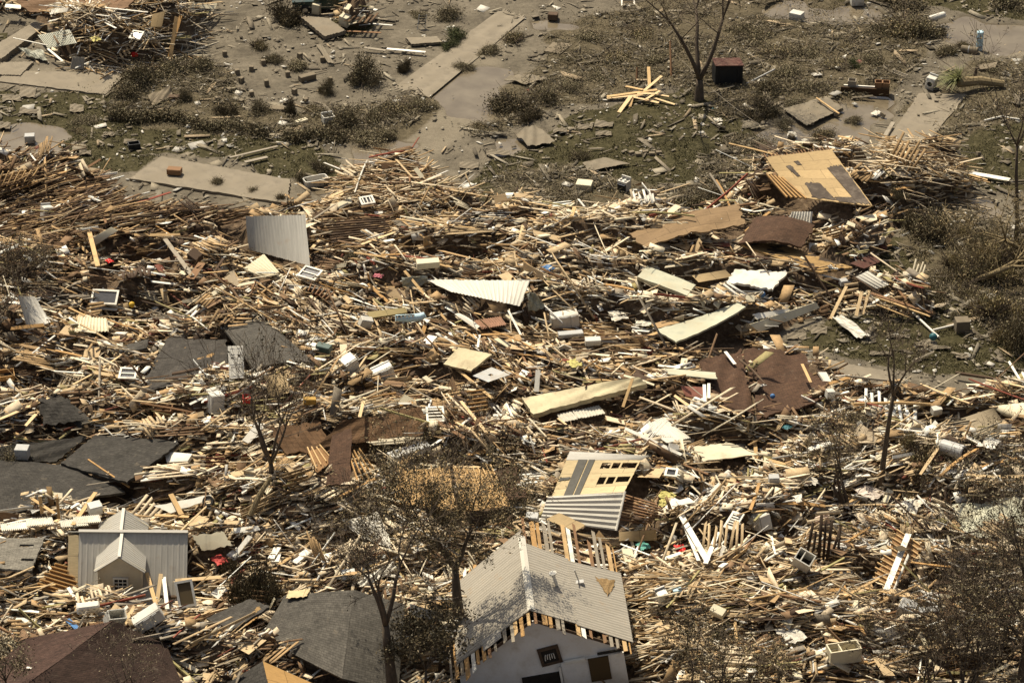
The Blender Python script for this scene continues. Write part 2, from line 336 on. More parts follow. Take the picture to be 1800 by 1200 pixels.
def sheet(name, cs, mat, th=.05, nu=10, nv=8, jag=0.0, corr=None, sag=0.0, parent=None, loc=None, seed=0, rough=0.0, uvo=(0, 0), uscale=1.0, holes=()):
    """slab between four 3D corners TL TR BR BL: bent, torn or corrugated; UVs in metres; holes = (u0,u1,v0,v1) left open"""
    rr = np.random.RandomState(seed + int(abs(cs[0][0]) * 100) % 9999)
    TL, TR, BR, BL = [Vector(c) for c in cs]
    cen = (TL + TR + BR + BL) / 4 if loc is None else Vector(loc)
    nrm = (TR - TL).cross(TL - BL).normalized()
    if nrm.z < 0 and abs(nrm.z) > .05: nrm = -nrm
    lu = ((TR - TL).length + (BR - BL).length) / 2; lv = ((BL - TL).length + (BR - TR).length) / 2
    if corr: nu = max(nu, min(400, int(lu / corr[0] * 4)))
    us = np.linspace(0, 1, nu + 1); vs = np.linspace(0, 1, nv + 1); top = []; bot = []; uv = []
    ph = rr.rand(4) * 6
    for j, v in enumerate(vs):
        for i, u in enumerate(us):
            uu, vv = u, v
            if jag:
                if i == 0: uu += jag * rr.rand() / lu
                if i == nu: uu -= jag * rr.rand() / lu
                if j == 0: vv += jag * rr.rand() / lv
                if j == nv: vv -= jag * rr.rand() / lv
            p = (TL * (1 - uu) + TR * uu) * (1 - vv) + (BL * (1 - uu) + BR * uu) * vv
            h = sag * math.sin(math.pi * uu) * (.6 + .4 * math.sin(math.pi * vv)) + rough * (math.sin(uu * 7 + ph[0]) * math.sin(vv * 5 + ph[1]) + .6 * math.sin(uu * 15 + ph[2] + vv * 11))
            if corr:
                s = (u * lu / corr[0]) % 1
                h += corr[1] * ((1 - abs(s - .5) / .16) if abs(s - .5) < .16 else 0) if len(corr) > 2 else corr[1] * math.sin(2 * math.pi * s)
            p = p + nrm * h - cen
            top.append(tuple(p)); bot.append(tuple(p - nrm * th)); uv.append((uu * lu * uscale + uvo[0], vv * lv * uscale + uvo[1]))
    n = len(top); f = []; wd = nu + 1
    def inh(i, j):
        u = (i + .5) / nu; v = (j + .5) / nv
        return any(a < u < b and c < v < d for a, b, c, d in holes)
    for j in range(nv):
        for i in range(nu):
            if inh(i, j): continue
            a, b, c, d = j * wd + i, j * wd + i + 1, (j + 1) * wd + i + 1, (j + 1) * wd + i
            f.append((a, d, c, b)); f.append((a + n, b + n, c + n, d + n))
            if j == 0 or inh(i, j - 1): f.append((a, b, b + n, a + n))
            if j == nv - 1 or inh(i, j + 1): f.append((d, d + n, c + n, c))
            if i == 0 or inh(i - 1, j): f.append((a, a + n, d + n, d))
            if i == nu - 1 or inh(i + 1, j): f.append((b, c, c + n, b + n))
    return build_uv(name, top + bot, f, uv + uv, mat, parent, cen if parent is None else Vector((0, 0, 0)))
def panel(name, label, cat, px, dz, mat, lm=None, group=None, ex=True, **kw):
    """a sheet given by its four corners in the photograph, each dz metres above the heap"""
    if not hasattr(dz, '__len__'): dz = (dz,) * 4
    cs = [W(p[0], p[1], d) for p, d in zip(px, dz)]
    o = sheet(name, cs, mat, **kw)
    if ex:
        c = sum((Vector((q.x, q.y, 0)) for q in cs), Vector()) / 4
        exclude([((q.x - c.x) * .88 + c.x, (q.y - c.y) * .88 + c.y) for q in cs])
    return tag(o, label, cat, group, lm)
# ---------------------------------------------------------------- ground, water
def mask(polys, wobble=14, n=4, seed=5):
    qx = PXg + (fbm(MX, MY, 2.2, seed) - .5) * wobble * 2; qy = PYg + (fbm(MX, MY, 2.2, seed + 5) - .5) * wobble
    r = np.zeros(MX.shape, bool)
    for p in polys: r |= inpoly(qx, qy, p)
    return blur(r.astype(float), n)
GRASS = [[(-60, 160), (60, 168), (190, 150), (235, 205), (330, 225), (560, 250), (600, 285), (585, 320), (500, 310), (400, 280), (290, 262), (230, 300), (130, 292), (60, 270), (-60, 275)],
         [(820, 330), (850, 290), (960, 250), (1020, 200), (1180, 165), (1300, 215), (1345, 270), (1330, 352), (1100, 372), (960, 380), (870, 385)],
         [(1660, 210), (1800, 200), (1900, 330), (1740, 330), (1660, 300), (1620, 270)], [(1500, 460), (1560, 420), (1700, 440), (1640, 520), (1560, 500)],
         [(1400, 600), (1480, 555), (1640, 560), (1700, 520), (1900, 540), (1900, 655), (1700, 660), (1560, 645), (1440, 620)], [(1380, 0), (1700, -30), (1900, -40), (1900, 60), (1740, 30), (1640, 12)], [(0, 60), (30, 50), (20, 80), (-60, 110)],
         [(560, 40), (660, 42), (600, 75)], [(1190, 140), (1270, 120), (1330, 200), (1200, 220)], [(800, 330), (900, 330), (900, 380), (850, 380)]]
PUD = [[(-60, 225), (40, 215), (100, 222), (118, 245), (90, 265), (20, 275), (-60, 272)], [(752, 150), (800, 122), (880, 112), (885, 150), (860, 190), (800, 195), (745, 175)],
       [(790, 200), (870, 185), (900, 195), (880, 215), (800, 212)], [(850, 255), (930, 240), (950, 255), (870, 275)], [(1345, 245), (1400, 215), (1470, 200), (1510, 205), (1545, 225), (1520, 262), (1430, 268), (1350, 265)], [(1450, 180), (1530, 185), (1560, 205), (1470, 215)],
       [(1340, 10), (1450, 8), (1560, 20), (1545, 40), (1440, 42), (1350, 30)], [(1640, 45), (1690, 20), (1730, 40), (1800, 52), (1900, 60), (1900, 100), (1760, 92), (1690, 82), (1650, 72)],
       [(600, 260), (700, 240), (760, 250), (700, 290), (620, 300)], [(930, 45), (1010, 35), (1060, 55), (960, 65)], [(1560, 485), (1620, 490), (1600, 520), (1570, 520)],
       [(100, 262), (125, 255), (140, 270), (115, 282)], [(1690, 345), (1760, 335), (1780, 370), (1700, 380)], [(540, 335), (620, 318), (650, 330), (560, 352)], [(1480, 200), (1560, 150), (1580, 170), (1520, 215)]]
BRUSHP = [[(185, 200), (215, 130), (300, 100), (400, 110), (430, 200), (600, 195), (740, 165), (785, 185), (700, 255), (560, 255), (400, 245), (250, 225)],
          [(960, 60), (1080, 20), (1200, -20), (1420, 0), (1640, 30), (1640, 90), (1560, 160), (1470, 190), (1330, 180), (1290, 215), (1200, 150), (1100, 165), (960, 200), (880, 200), (880, 160), (960, 120)],
          [(820, 240), (900, 205), (960, 200), (905, 235), (850, 240)], [(1560, 380), (1640, 360), (1800, 410), (1900, 420), (1900, 620), (1740, 600), (1700, 540), (1630, 500), (1590, 440)], [(1290, 230), (1380, 260), (1360, 290), (1300, 310), (1240, 350), (1180, 360), (1240, 300)],
          [(1580, 200), (1700, 110), (1800, 110), (1900, 200), (1760, 220), (1640, 270)], [(880, 300), (1000, 300), (1320, 350), (1100, 380), (860, 370)]]
Gm = mask(GRASS, 20, 4, 61); Pm = mask(PUD, 44, 3, 71); Bm = mask(BRUSHP, 26, 8, 81)
Mm = mask([[(890, 20), (925, 30), (880, 110), (870, 200), (790, 250), (740, 300), (600, 320), (600, 265), (740, 215), (760, 150), (690, 150)], [(1530, 275), (1610, 160), (1710, 160), (1612, 280)], [(0, 120), (225, 126), (186, 170), (-10, 145)], [(226, 314), (282, 272), (520, 315), (500, 360)], [(1640, 80), (1690, 40), (1800, 60), (1800, 100)]], 8, 3, 91)
def make_ground():
    st = .3
    xs = np.concatenate([[-4000, -1200, -400, -140, -70], np.arange(-50, 50.01, st), [70, 140, 400, 1200, 4000]])
    ys = np.concatenate([[-700, -300, -120, -65], np.arange(-46, 66.01, st), [90, 150, 300, 800, 2500, 9000]])
    X, Y = np.meshgrid(xs, ys, indexing='ij')
    h = samp(Hg, X, Y); inside = (abs(X) < 51) & (Y > -47) & (Y < 67)
    z = np.maximum(0, h - .38) + np.where(h > .3, .22 * (fbm(X, Y, 1.6, 90) - .5), 0)
    b = samp(Bm, X, Y) * inside; p = samp(Pm, X, Y) * inside
    z = z + np.clip(.16 * fbm(X, Y, 1.8, 95) - .02 + .22 * b * fbm(X, Y, 2.5, 97), 0, 1) * (h < .3) * np.clip(1 - p * 3, 0, 1) * (1 - .85 * samp(Mm, X, Y) * inside)
    z = z - np.clip(p * 1.6 - .45, 0, 1) * .16 * (h < .2)
    z = np.where(h > .15, z * (1 - .8 * np.clip(samp(blur(EX.astype(float), 3), X, Y), 0, 1)), z)      # the heap is sunk under the large pieces that lie on it
    far = np.clip((np.hypot(X, Y) - 75) / 200, 0, 1); z = z * (1 - far)
    n, m = X.shape; v = np.stack([X.ravel(), Y.ravel(), z.ravel()], 1)
    i, j = np.meshgrid(np.arange(n - 1), np.arange(m - 1), indexing='ij'); a = (i * m + j).ravel()
    f = np.stack([a, a + m, a + m + 1, a + 1], 1)
    me = bpy.data.meshes.new('ground'); me.from_pydata(v.tolist(), [], f.tolist()); me.update(); me.shade_smooth()
    for nm, q in (('grassy', samp(Gm, X, Y) * inside), ('heaped', np.clip(h * 2.2 - .15, 0, 1)), ('brushy', b), ('wet', p), ('flow', samp(Mm, X, Y) * inside)):
        at = me.attributes.new(nm, 'FLOAT', 'POINT'); at.data.foreach_set('value', q.ravel().astype(np.float32))
    mt, t, bs = nodes('muddy ground'); c = coords(t, 'Object')
    def at(nm):
        q = t.nodes.new('ShaderNodeAttribute'); q.attribute_name = nm; return q.outputs['Fac']
    n1 = N(t, 'TexNoise', Scale=.35, Detail=10.0, Roughness=.65); n2 = N(t, 'TexNoise', Scale=2.6, Detail=8.0, Roughness=.75); n3 = N(t, 'TexNoise', Scale=1.1, Detail=9.0, Roughness=.7)
    for q in (n1, n2, n3): t.links.new(c, q.inputs[0])
    mud = ramp(t, n1.outputs[0], [(.35, (.108, .092, .067)), (.5, (.160, .137, .100)), (.66, (.200, .172, .127))]).outputs[0]
    mud = mixc(t, 1.0, mud, ramp(t, n2.outputs[0], [(.32, (.62, .62, .62)), (.6, (1, 1, 1))]).outputs[0], 'MULTIPLY')
    gr = ramp(t, n2.outputs[0], [(.3, (.023, .020, .009)), (.52, (.048, .042, .018)), (.72, (.115, .096, .057))]).outputs[0]
    def fac(a, lo, w=.1, k=.6, nz=n3):
        q = N(t, 'Math', operation='MULTIPLY_ADD'); t.links.new(nz.outputs[0], q.inputs[0]); q.inputs[1].default_value = k; t.links.new(at(a), q.inputs[2])
        return ramp(t, q.outputs[0], [(lo, (0, 0, 0)), (lo + w, (1, 1, 1))]).outputs[0]
    mud = mixc(t, at('flow'), mixc(t, 1.0, mud, (.88, .88, .88), 'MULTIPLY'), mixc(t, .5, mud, (.205, .175, .127)))
    col = mixc(t, fac('grassy', .74, .16, .9), mud, gr)
    br = ramp(t, n2.outputs[0], [(.3, (.045, .037, .022)), (.55, (.098, .080, .049)), (.75, (.165, .137, .092))]).outputs[0]
    col = mixc(t, fac('brushy', .75, .3, .8), col, br)
    wm = mixc(t, fac('wet', .6, .3, .5), col, (.085, .068, .044)); col = wm
    hp = ramp(t, n2.outputs[0], [(.3, (.045, .031, .02)), (.52, (.115, .08, .05)), (.72, (.27, .2, .13))]).outputs[0]
    col = mixc(t, fac('heaped', .55, .3, .5), col, hp)
    t.links.new(col, bs.inputs['Base Color']); bs.inputs['Roughness'].default_value = .95; bs.inputs['Specular IOR Level'].default_value = .15
    bump(t, bs, n2.outputs[0], .7, .12); me.materials.append(mt)
    o = bpy.data.objects.new('ground', me); COL.objects.link(o); kind(o, 'structure', 'muddy ground with patches of grass and flattened brush'); return o
mw, t, b = nodes('muddy water'); n = N(t, 'TexNoise', Scale=.5, Detail=6.0); t.links.new(coords(t, 'Object'), n.inputs[0])
t.links.new(ramp(t, n.outputs[0], [(.35, (.115, .092, .06)), (.65, (.165, .136, .092))]).outputs[0], b.inputs['Base Color']); b.inputs['Roughness'].default_value = .16
n = N(t, 'TexNoise', Scale=6.0, Detail=3.0); t.links.new(coords(t, 'Object'), n.inputs[0]); bump(t, b, n.outputs[0], .08, .02)
for ip, pl in enumerate(PUD):
    cx = sum(p[0] for p in pl) / len(pl); cy = sum(p[1] for p in pl) / len(pl)
    c = P(cx, cy, -.05 - .004 * ip); m = MB(); v = []
    for p in pl:
        q = P(cx + (p[0] - cx) * 1.35, cy + (p[1] - cy) * 1.45, -.05 - .004 * ip); v.append(tuple(q - c))
    m.add(v, [tuple(range(len(v)))[::-1]]); kind(m.build('water', mw, loc=c), 'structure', 'shallow brown flood puddle')

# ---------------------------------------------------------------- concrete slabs and mud caked sheets on the cleared ground
def slab(label, px, z, th, mat=None, lm=None, name='concrete_slab', cat='slab', jag=.12, rough=.01, **k):
    zz = z if hasattr(z, '__len__') else (z,) * 4
    cs = [Vector(P(p[0], p[1], q)) for p, q in zip(px, zz)]
    o = sheet(name, cs, mat or SLABM, th=th, nu=30, nv=30, jag=jag, rough=rough, **k); return tag(o, label, cat, None, lm)
slab('broad mud covered house slab lying just behind the wreckage at left', [(282, 274), (512, 315), (505, 358), (226, 314)], .24, .34, lm='broad mud covered slab')
slab('long mud covered driveway slab between puddle and palm', [(1615, 163), (1702, 165), (1612, 277), (1538, 272)], .2, .3, lm='driveway slab')
slab('raised slab strip with dark edge beside the far left pile', [(60, 38), (84, 42), (2, 104), (-28, 90)], .55, .5, lm='raised slab strip')
slab('small square slab with dark rim at far left edge', [(0, 109), (60, 108), (36, 133), (-8, 131)], .25, .3)
slab('flat slab below the far left pile with its edge against grass', [(18, 124), (225, 128), (186, 167), (-10, 142)], .16, .3, lm='flat slab below the far pile')
slab('thick broken slab tipped up in front of the dark green truck', [(524, 27), (576, 31), (609, 54), (571, 65)], (.75, .8, .45, .5), .32, CONC, 'thick broken slab')
slab('small square raised slab alone on the mud', [(972, 73), (1008, 77), (986, 95), (955, 90)], .3, .3, CONCD, 'small square raised slab')
slab('narrow mud covered walkway running away past the long puddle', [(884, 12), (930, 28), (752, 176), (684, 158)], .1, .25, lm='narrow walkway', name='walkway', cat='walkway', jag=.9, rough=.03)
slab('bare driveway beside the red brown roof', [(1424, 624), (1560, 652), (1610, 706), (1478, 706)], .16, .25, lm='bare driveway')
slab('crumpled mud caked tarp sheet lying by the middle puddle', [(903, 234), (942, 217), (978, 250), (928, 258)], .34, .03, MUDSH, 'crumpled tarp sheet', 'tarp_sheet', 'tarp', .2, .09)
slab('flat mud caked sheet with broken sticks on the grass', [(1022, 286), (1060, 276), (1112, 287), (1032, 301)], .3, .03, MUDSH, 'flat mud caked sheet', 'mud_caked_sheet', 'sheet', .4, .03)
slab('curved mud caked sheet behind the shrubs near walkway', [(882, 139), (915, 128), (965, 137), (925, 149)], .34, .04, MUDSH, None, 'mud_caked_sheet', 'sheet', .3, .07)
slab('fallen louvred fence panel caked in mud beside the puddle', [(1374, 190), (1456, 170), (1482, 190), (1418, 222)], (.35, .45, .3, .3), .05, MUDSH, 'fallen fence panel', 'fallen_fence', 'fence panel', .1, .03)
slab('mud caked sheet standing out of the mud near palm', [(1622, 126), (1662, 128), (1660, 137), (1618, 138)], (.7, .6, .35, .3), .06, MUDSH, None, 'mud_caked_sheet', 'sheet', .1, .02)
slab('tilted slab among shrubs behind the fallen hedge', [(258, 168), (300, 150), (305, 168), (268, 187)], (.5, .9, .35, .3), .1, CONCD, None, 'mud_caked_sheet', 'sheet', .15, .05)
slab('mud covered slab piece near the twisted folding chair', [(712, 66), (768, 64), (780, 74), (722, 78)], .35, .2, CONC)
slab('light mud covered plank sheet just right of the truck rubble', [(555, 78), (566, 78), (588, 112), (576, 110)], .3, .06, MUDSH, None, 'mud_caked_sheet', 'sheet', .1, .02)
slab('mud caked board beside right hand palm trunk', [(1717, 115), (1755, 108), (1750, 120), (1722, 122)], .4, .2, CONCD)
for k, (x, y, w, h, lb) in enumerate([(985, 228, 26, 8, 'tan'), (1063, 218, 34, 10, 'wide grey'), (1060, 234, 30, 8, 'thin grey'), (1030, 222, 28, 9, 'curled pale'), (875, 268, 44, 9, 'long grey'), (825, 290, 36, 12, 'ragged'), (50, 162, 30, 18, 'pale square'), (20, 172, 34, 10, 'ragged brown'), (52, 195, 34, 9, 'flat tan'),
                                            (135, 190, 26, 14, 'leaning tan'), (10, 220, 20, 12, 'small brown'), (230, 248, 24, 8, 'thin tan'), (150, 268, 22, 7, 'narrow tan'), (190, 235, 20, 7, 'short brown'), (1295, 305, 26, 8, 'thin grey'), (1175, 325, 30, 6, 'slim grey'), (1620, 262, 30, 6, 'slim pale'), (1720, 218, 34, 10, 'pale torn'),
                                            (1400, 590, 36, 12, 'cracked grey'), (1440, 580, 30, 12, 'cracked tan'), (1625, 603, 40, 10, 'ragged pale'), (1655, 610, 40, 6, 'slim brown'), (1690, 625, 24, 8, 'short pale'), (1580, 590, 44, 6, 'long slim grey'), (1550, 620, 40, 6, 'slim tan')]):
    d = random.uniform(-.3, .3) * w
    slab(f'{lb} mud caked scrap lying flat on the grass', [(x - w / 2, y - h / 2 + d * .2), (x + w / 2, y - h / 2 - d * .2), (x + w / 2 + d * .4, y + h / 2), (x - w / 2 + d * .4, y + h / 2)], .2, .04, MUDSH, None, 'mud_caked_scrap', 'scrap', .3, .05)

# ---------------------------------------------------------------- the cottage with dormers
def part_sheet(name, parent, cs, mat, **k): return sheet(name, [Vector(c) for c in cs], mat, parent=parent, loc=(0, 0, 0), **k)
def cottage():
    zr = 3.15; b0 = P(221, 934, zr + .35)
    root = empty('cottage', (b0[0], b0[1], .35), (0, R(2.2), R(2.5)))
    tag(root, 'half buried cottage with grey metal roof and cream dormer', 'house', None, 'grey roofed cottage')
    hw = 3.35; run = 2.65; rib = (.32, .022, 1)
    L0 = -2.72
    part_sheet('roof', root, [(L0, 0, zr), (hw, 0, zr), (hw, -run, 0), (L0, -run, 0)], STEELG, th=.05, corr=rib, nv=2)
    part_sheet('roof', root, [(hw, 0, zr), (-hw, 0, zr), (-hw, run, 0), (hw, run, 0)], STEELG, th=.05, corr=rib, nv=2)
    part_sheet('roof_deck', root, [(-hw, -.12, zr - .14), (L0 + .02, -.12, zr - .14), (L0 + .02, -run - .02, -.06), (-hw, -run - .02, -.06)], PLYPALE, th=.1, nu=3, nv=14, jag=.06)
    m = MB(); m.box((.3, 0, zr + .03), (2 * hw - .6, .26, .05)); m.build('ridge_cap', STEELD, root)
    for sx in (-1, 1):
        g = MB(); g.prism([(-run + .1, -.4), (run - .1, -.4), (0, zr - .25)], .12, Matrix.Translation((sx * (hw - .25) - .06, 0, 0)) @ Matrix.Rotation(R(90), 4, 'Z') @ Matrix.Scale(-1, 4, (0, 1, 0))); g.build('gable_wall', GREYW, root)
    for sy, x0 in ((-1, -.33), (1, -.4)):
        w = 1.24; ro = 1.40; zp = zr - .12; ze = zp - .92; yf = sy * 2.15
        # dormer walls: clapboards are real steps
        wl = MB(); yb = yf - sy * 1.7
        n = 14; z0 = -.15
        for i in range(n):
            za = z0 + (zp - .1 - z0) * i / n; zb = z0 + (zp - .1 - z0) * (i + 1) / n
            hwid = lambda z: w if z < ze else max(.03, w * (zp - .05 - z) / (zp - .05 - ze))
            a, c = hwid(za), hwid(zb)
            wl.add([(x0 - a, yf + sy * .03, za), (x0 + a, yf + sy * .03, za), (x0 + c, yf, zb), (x0 - c, yf, zb), (x0 - a, yf - sy * .1, za), (x0 + a, yf - sy * .1, za), (x0 + c, yf - sy * .1, zb), (x0 - c, yf - sy * .1, zb)],
                   [(0, 1, 2, 3), (7, 6, 5, 4), (0, 4, 5, 1), (3, 2, 6, 7), (1, 5, 6, 2), (0, 3, 7, 4)])
        for q in (-1, 1): wl.box((x0 + q * (w - .05), (yf + yb) / 2 - sy * .06, ze / 2 - .05), (.1, abs(yf - yb) - .1, ze - .1))
        wl.build('dormer_wall', SIDING, root)
        tr = MB()
        for q in (-1, 1):
            d = Vector((q * ro, 0, ze - zp - .05)); a = math.atan2(-d.z, d.x * q)
            M = Matrix.Translation((x0 + q * ro / 2, yf + sy * .1, (zp + ze) / 2 - .1)) @ Matrix.Rotation(q * a, 4, 'Y'); tr.box((0, 0, 0), (d.length, .06, .16), M)
            tr.box((x0 + q * (w - .06), yf + sy * .045, ze / 2 - .1), (.13, .05, ze - .1))
        tr.build('trim', SIDING, root)
        for q in (-1, 1):
            yo = yf + sy * .32; ybk = -sy * .0
            slope = zr / run
            yv = sy * (zr - ze + .05) / slope                                    # where the eave meets the main roof
            cs = [(x0, sy * .12, zp + .04), (x0, yo, zp + .04), (x0 + q * ro, yo, ze - .06), (x0 + q * ro, yv * .8, ze - .06)]
            part_sheet('dormer_roof', root, cs, STEELG, th=.045, corr=(.2, .02), nv=3) if (q * sy) > 0 else part_sheet('dormer_roof', root, [cs[1], cs[0], cs[3], cs[2]], STEELG, th=.045, corr=(.2, .02), nv=3)
        rc = MB(); rc.box((x0, (yf + sy * .32 + sy * .1) / 2, zp + .08), (.17, abs(yf) + .2, .05)); rc.build('ridge_cap', STEELW, root)
        M = Matrix.Translation((x0 + .02, yf + sy * .075, .98)) @ Matrix.Rotation(R(90), 4, 'X')
        fr = MB(); fr.frame(.86, 1.12, .09, .1, M); f = fr.build('window', WHITEW, root)
        gm = MB(); gm.box((0, 0, -.02), (.7, .96, .02), M); gm.build('pane', GLASS, f)
        gb = MB()
        for i in (1, 2): gb.box((-.35 + .7 * i / 3, 0, .012), (.035, .94, .03), M)
        for i in (1, 2, 3): gb.box((0, -.48 + .96 * i / 4, .015), (.7, .04 if i != 2 else .06, .032), M)
        gb.build('muntin', WHITEW, f)
    q = [root.matrix_world @ Vector((0, 0, 0))]
    cx, cy = b0[0], b0[1]; exclude([(cx - hw, cy - run * .85), (cx + hw - .5, cy - run * .62), (cx + hw, cy + run), (cx - hw, cy + run)])
cottage()

# ---------------------------------------------------------------- the tilted house with the gable and bare roof strips
def tilted_house():
    zr = 5.3; b0 = P(934, 1072, zr)
    b0 = b0 + np.array([.83, 0, 0]); root = empty('tilted_house', (b0[0], b0[1], 0), (0, R(-9), R(4)))
    tag(root, 'tilted white house with grey metal roof and bare roof strips', 'house', None, 'tilted white house')
    hw = 4.85; drop = 2.95; L = 6.9
    def pt(s, a, y, up=0.0):        # a = distance down the slope 0..1, s = side
        sl = Vector((s * hw, 0, -drop)); nr = Vector((s * drop, 0, hw)).normalized()
        p = Vector((0, y, zr)) + sl * a + nr * up; return tuple(p)
    rr = random.Random(4)
    for s in (-1, 1):
        n = 15
        for i in range(n):
            a = .03 + .95 * i / (n - 1) + rr.uniform(-.012, .012)
            if (s < 0 and 4 < i < 6) or (s > 0 and i in (5, 9)): continue
            y0 = -rr.uniform(.95, 1.75) if s < 0 else -rr.uniform(.75, 1.3); y1 = L + (rr.uniform(1.9, 3.3) if s > 0 else rr.uniform(.1, 1.2)); w = rr.choice([.16, .2, .24, .3]) / math.hypot(hw, drop)
            if a + w > 1: w = 1 - a
            m = MB(); v = []
            for yy, e in ((y0, rr.uniform(-.1, .1)), (y1, rr.uniform(-.2, .2))):
                for aa, up, k in ((a, .0, 1), (a + w, .0, -1), (a + w, .03, -1), (a, .03, 1)): v.append(pt(s, aa, yy + e * k, up))
            m.add(v, [(0, 1, 2, 3), (7, 6, 5, 4), (0, 4, 5, 1), (1, 5, 6, 2), (2, 6, 7, 3), (3, 7, 4, 0)])
            m.build('roof_strip', rr.choice([HONEY, HONEY, PINE, BROWN, GREYW]) if rr.random() > .08 else WHITEW, root)
        k = 12
        for j in range(k):
            yy = -.62 + (L + 3.0) * j / (k - 1)
            if s < 0 and yy > L + .6: continue
            m = MB(); v = []
            for aa in (0.02, .97):
                for dy, up in ((-.03, -.18), (.03, -.18), (.03, -.02), (-.03, -.02)): v.append(pt(s, aa, yy + dy, up))
            m.add(v, [(3, 2, 1, 0), (4, 5, 6, 7), (0, 1, 5, 4), (1, 2, 6, 5), (2, 3, 7, 6), (3, 0, 4, 7)]); m.build('rafter', DKBROWN, root)
    ribs = (.24, .018)
    e0 = .0
    # ribs run down the slope on both sides: u along the ridge
    part_sheet('roof_sheet', root, [pt(1, -.01, .02, .07), pt(1, -.01, L - .3, .07), pt(1, .47, L - .6, .07), pt(1, .47, .08, .07)], STEELG2, th=.03, corr=ribs, nv=6)
    part_sheet('roof_sheet', root, [pt(1, .455, -.08, .095), pt(1, .455, L - .9, .095), pt(1, 1.03, L - .5, .095), pt(1, 1.03, -.14, .095)], STEELG2, th=.03, corr=ribs, nv=6)
    part_sheet('roof_sheet', root, [pt(-1, -.01, L + .9, .07), pt(-1, -.01, .1, .07), pt(-1, .93, .05, .07), pt(-1, .9, L + .4, .07)], STEELG2, th=.03, corr=ribs, nv=6, jag=.12)
    part_sheet('torn_sheet', root, [pt(-1, .36, .4, .12), pt(-1, .36, -.45, .12), pt(-1, .58, -.5, .12), pt(-1, .58, .5, .12)], STEELD, th=.03, corr=ribs, nv=3)
    m = MB(); m.prism([(-.2, -.06), (0, .05), (.2, -.06), (0, 0.02)], L + .1, Matrix.Translation((0, .1, zr + .1))); m.build('ridge_cap', STEELW, root)
    # walls: gable end in two tones, torn along the middle
    zw = zr - drop
    g = MB(); yw = -.5
    g.prism([(-hw + .45, zw - 3), (hw - .5, zw - 3), (hw - .5, zw + .12), (.0, zr - .28), (-hw + .45, zw + .12)], .14, Matrix.Translation((0, yw, 0))); g.build('gable_wall', WALLW, root)
    for s in (-1, 1):
        m = MB(); m.box((s * (hw - .58), L / 2 + .3, zw - 1.4), (.14, L - .2, 2.8)); m.build('side_wall', WALLW, root)
    m = MB(); m.prism([(-hw + .45, zw - 3), (hw - .5, zw - 3), (hw - .5, zw + .12), (.0, zr - .28), (-hw + .45, zw + .12)], .14, Matrix.Translation((0, L - .1, 0))); m.build('gable_wall', WALLW, root)
    M = Matrix.Translation((.55, yw - .05, zw + .35)) @ Matrix.Rotation(R(90), 4, 'X') @ Matrix.Rotation(R(6), 4, 'Z')
    f = MB(); f.frame(1.15, 1.15, .16, .14, M); w = f.build('window', DKBROWN, root)
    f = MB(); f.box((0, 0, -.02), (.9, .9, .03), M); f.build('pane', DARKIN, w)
    f = MB()
    for q in range(5): f.tube([Vector((-.3 + q * .13, -.25 + .06 * (q % 2), .02)), Vector((-.26 + q * .12, .02, .03)), Vector((-.2 + q * .1, .12, .02))], .03, 5, True, M)
    f.build('broken_glass', WHITEP, w)
    M2 = Matrix.Translation((3.05, yw - .2, zw - .95))
    f = MB(); f.box((0, 0, 0), (1.1, .1, 1.5), M2); f.build('board_cover', PLYOR, root)
    f = MB(); f.box((0, 0, 0), (3.4, .12, 2.3), Matrix.Translation((2.75, yw - .08, zw - 1.35))); f.build('lower_wall', WALLW, root)
    f = MB(); f.box((1.85, yw - .17, zw - .22), (1.1, .16, .18), Matrix.Rotation(R(-1), 4, 'Y')); f.build('ledge', WHITEW, root)
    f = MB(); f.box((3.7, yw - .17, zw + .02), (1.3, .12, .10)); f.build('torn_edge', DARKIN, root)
    f = MB(); f.box((-.1, yw - .05, zw - 1.5), (2.1, .1, 1.4)); f.build('opening', DARKIN, root)  # dark slab on the unbroken wall; its colour stands for shade in a hole
    f = MB(); f.box((.95, yw - .17, zw - 1.3), (.12, .12, 1.8)); f.build('post', WHITEW, root)
    # vent pipe, mast, patch of straw on the right slope
    p = Vector(pt(1, .3, 3.2, .1)); f = MB(); f.tube([p, p + Vector((-.1, 0, .75))], .09, 10); f.lathe([(.02, .72), (.2, .74), (.22, .84), (.02, .93)], 12, Matrix.Translation(p + Vector((-.1, 0, 0)))); f.build('vent_pipe', WHITEP, root)
    p = Vector(pt(1, .55, 4.1, .1)); f = MB(); f.tube([p, p + Vector((-.14, 0, .9))], .035, 8); f.box(p + Vector((0, 0, .05)), (.5, .3, .1)); f.build('mast', APPG, root)
    part_sheet('straw_patch', root, [pt(1, .7, 5.2, .14), pt(1, .98, 5.5, .14), pt(1, .9, 4.4, .15), pt(1, .84, 3.4, .14)], STRAW, th=.04, nu=9, nv=9, jag=.3, rough=.03)
    c, s = math.cos(R(4)), math.sin(R(4)); T = lambda x, y: (b0[0] + x * c - y * s, b0[1] + x * s + y * c)
    exclude([T(-hw + .2, .3), T(hw - .2, .3), T(hw, L + 2.2), T(-.5, L + 2.2), T(-hw + .2, L + .5)])
STEELG2 = metal('weathered grey roof sheet', (.33, .30, .245), .24, .75); STRAW = plain('straw', (.26, .17, .075), .9, .5, 8)
tilted_house()

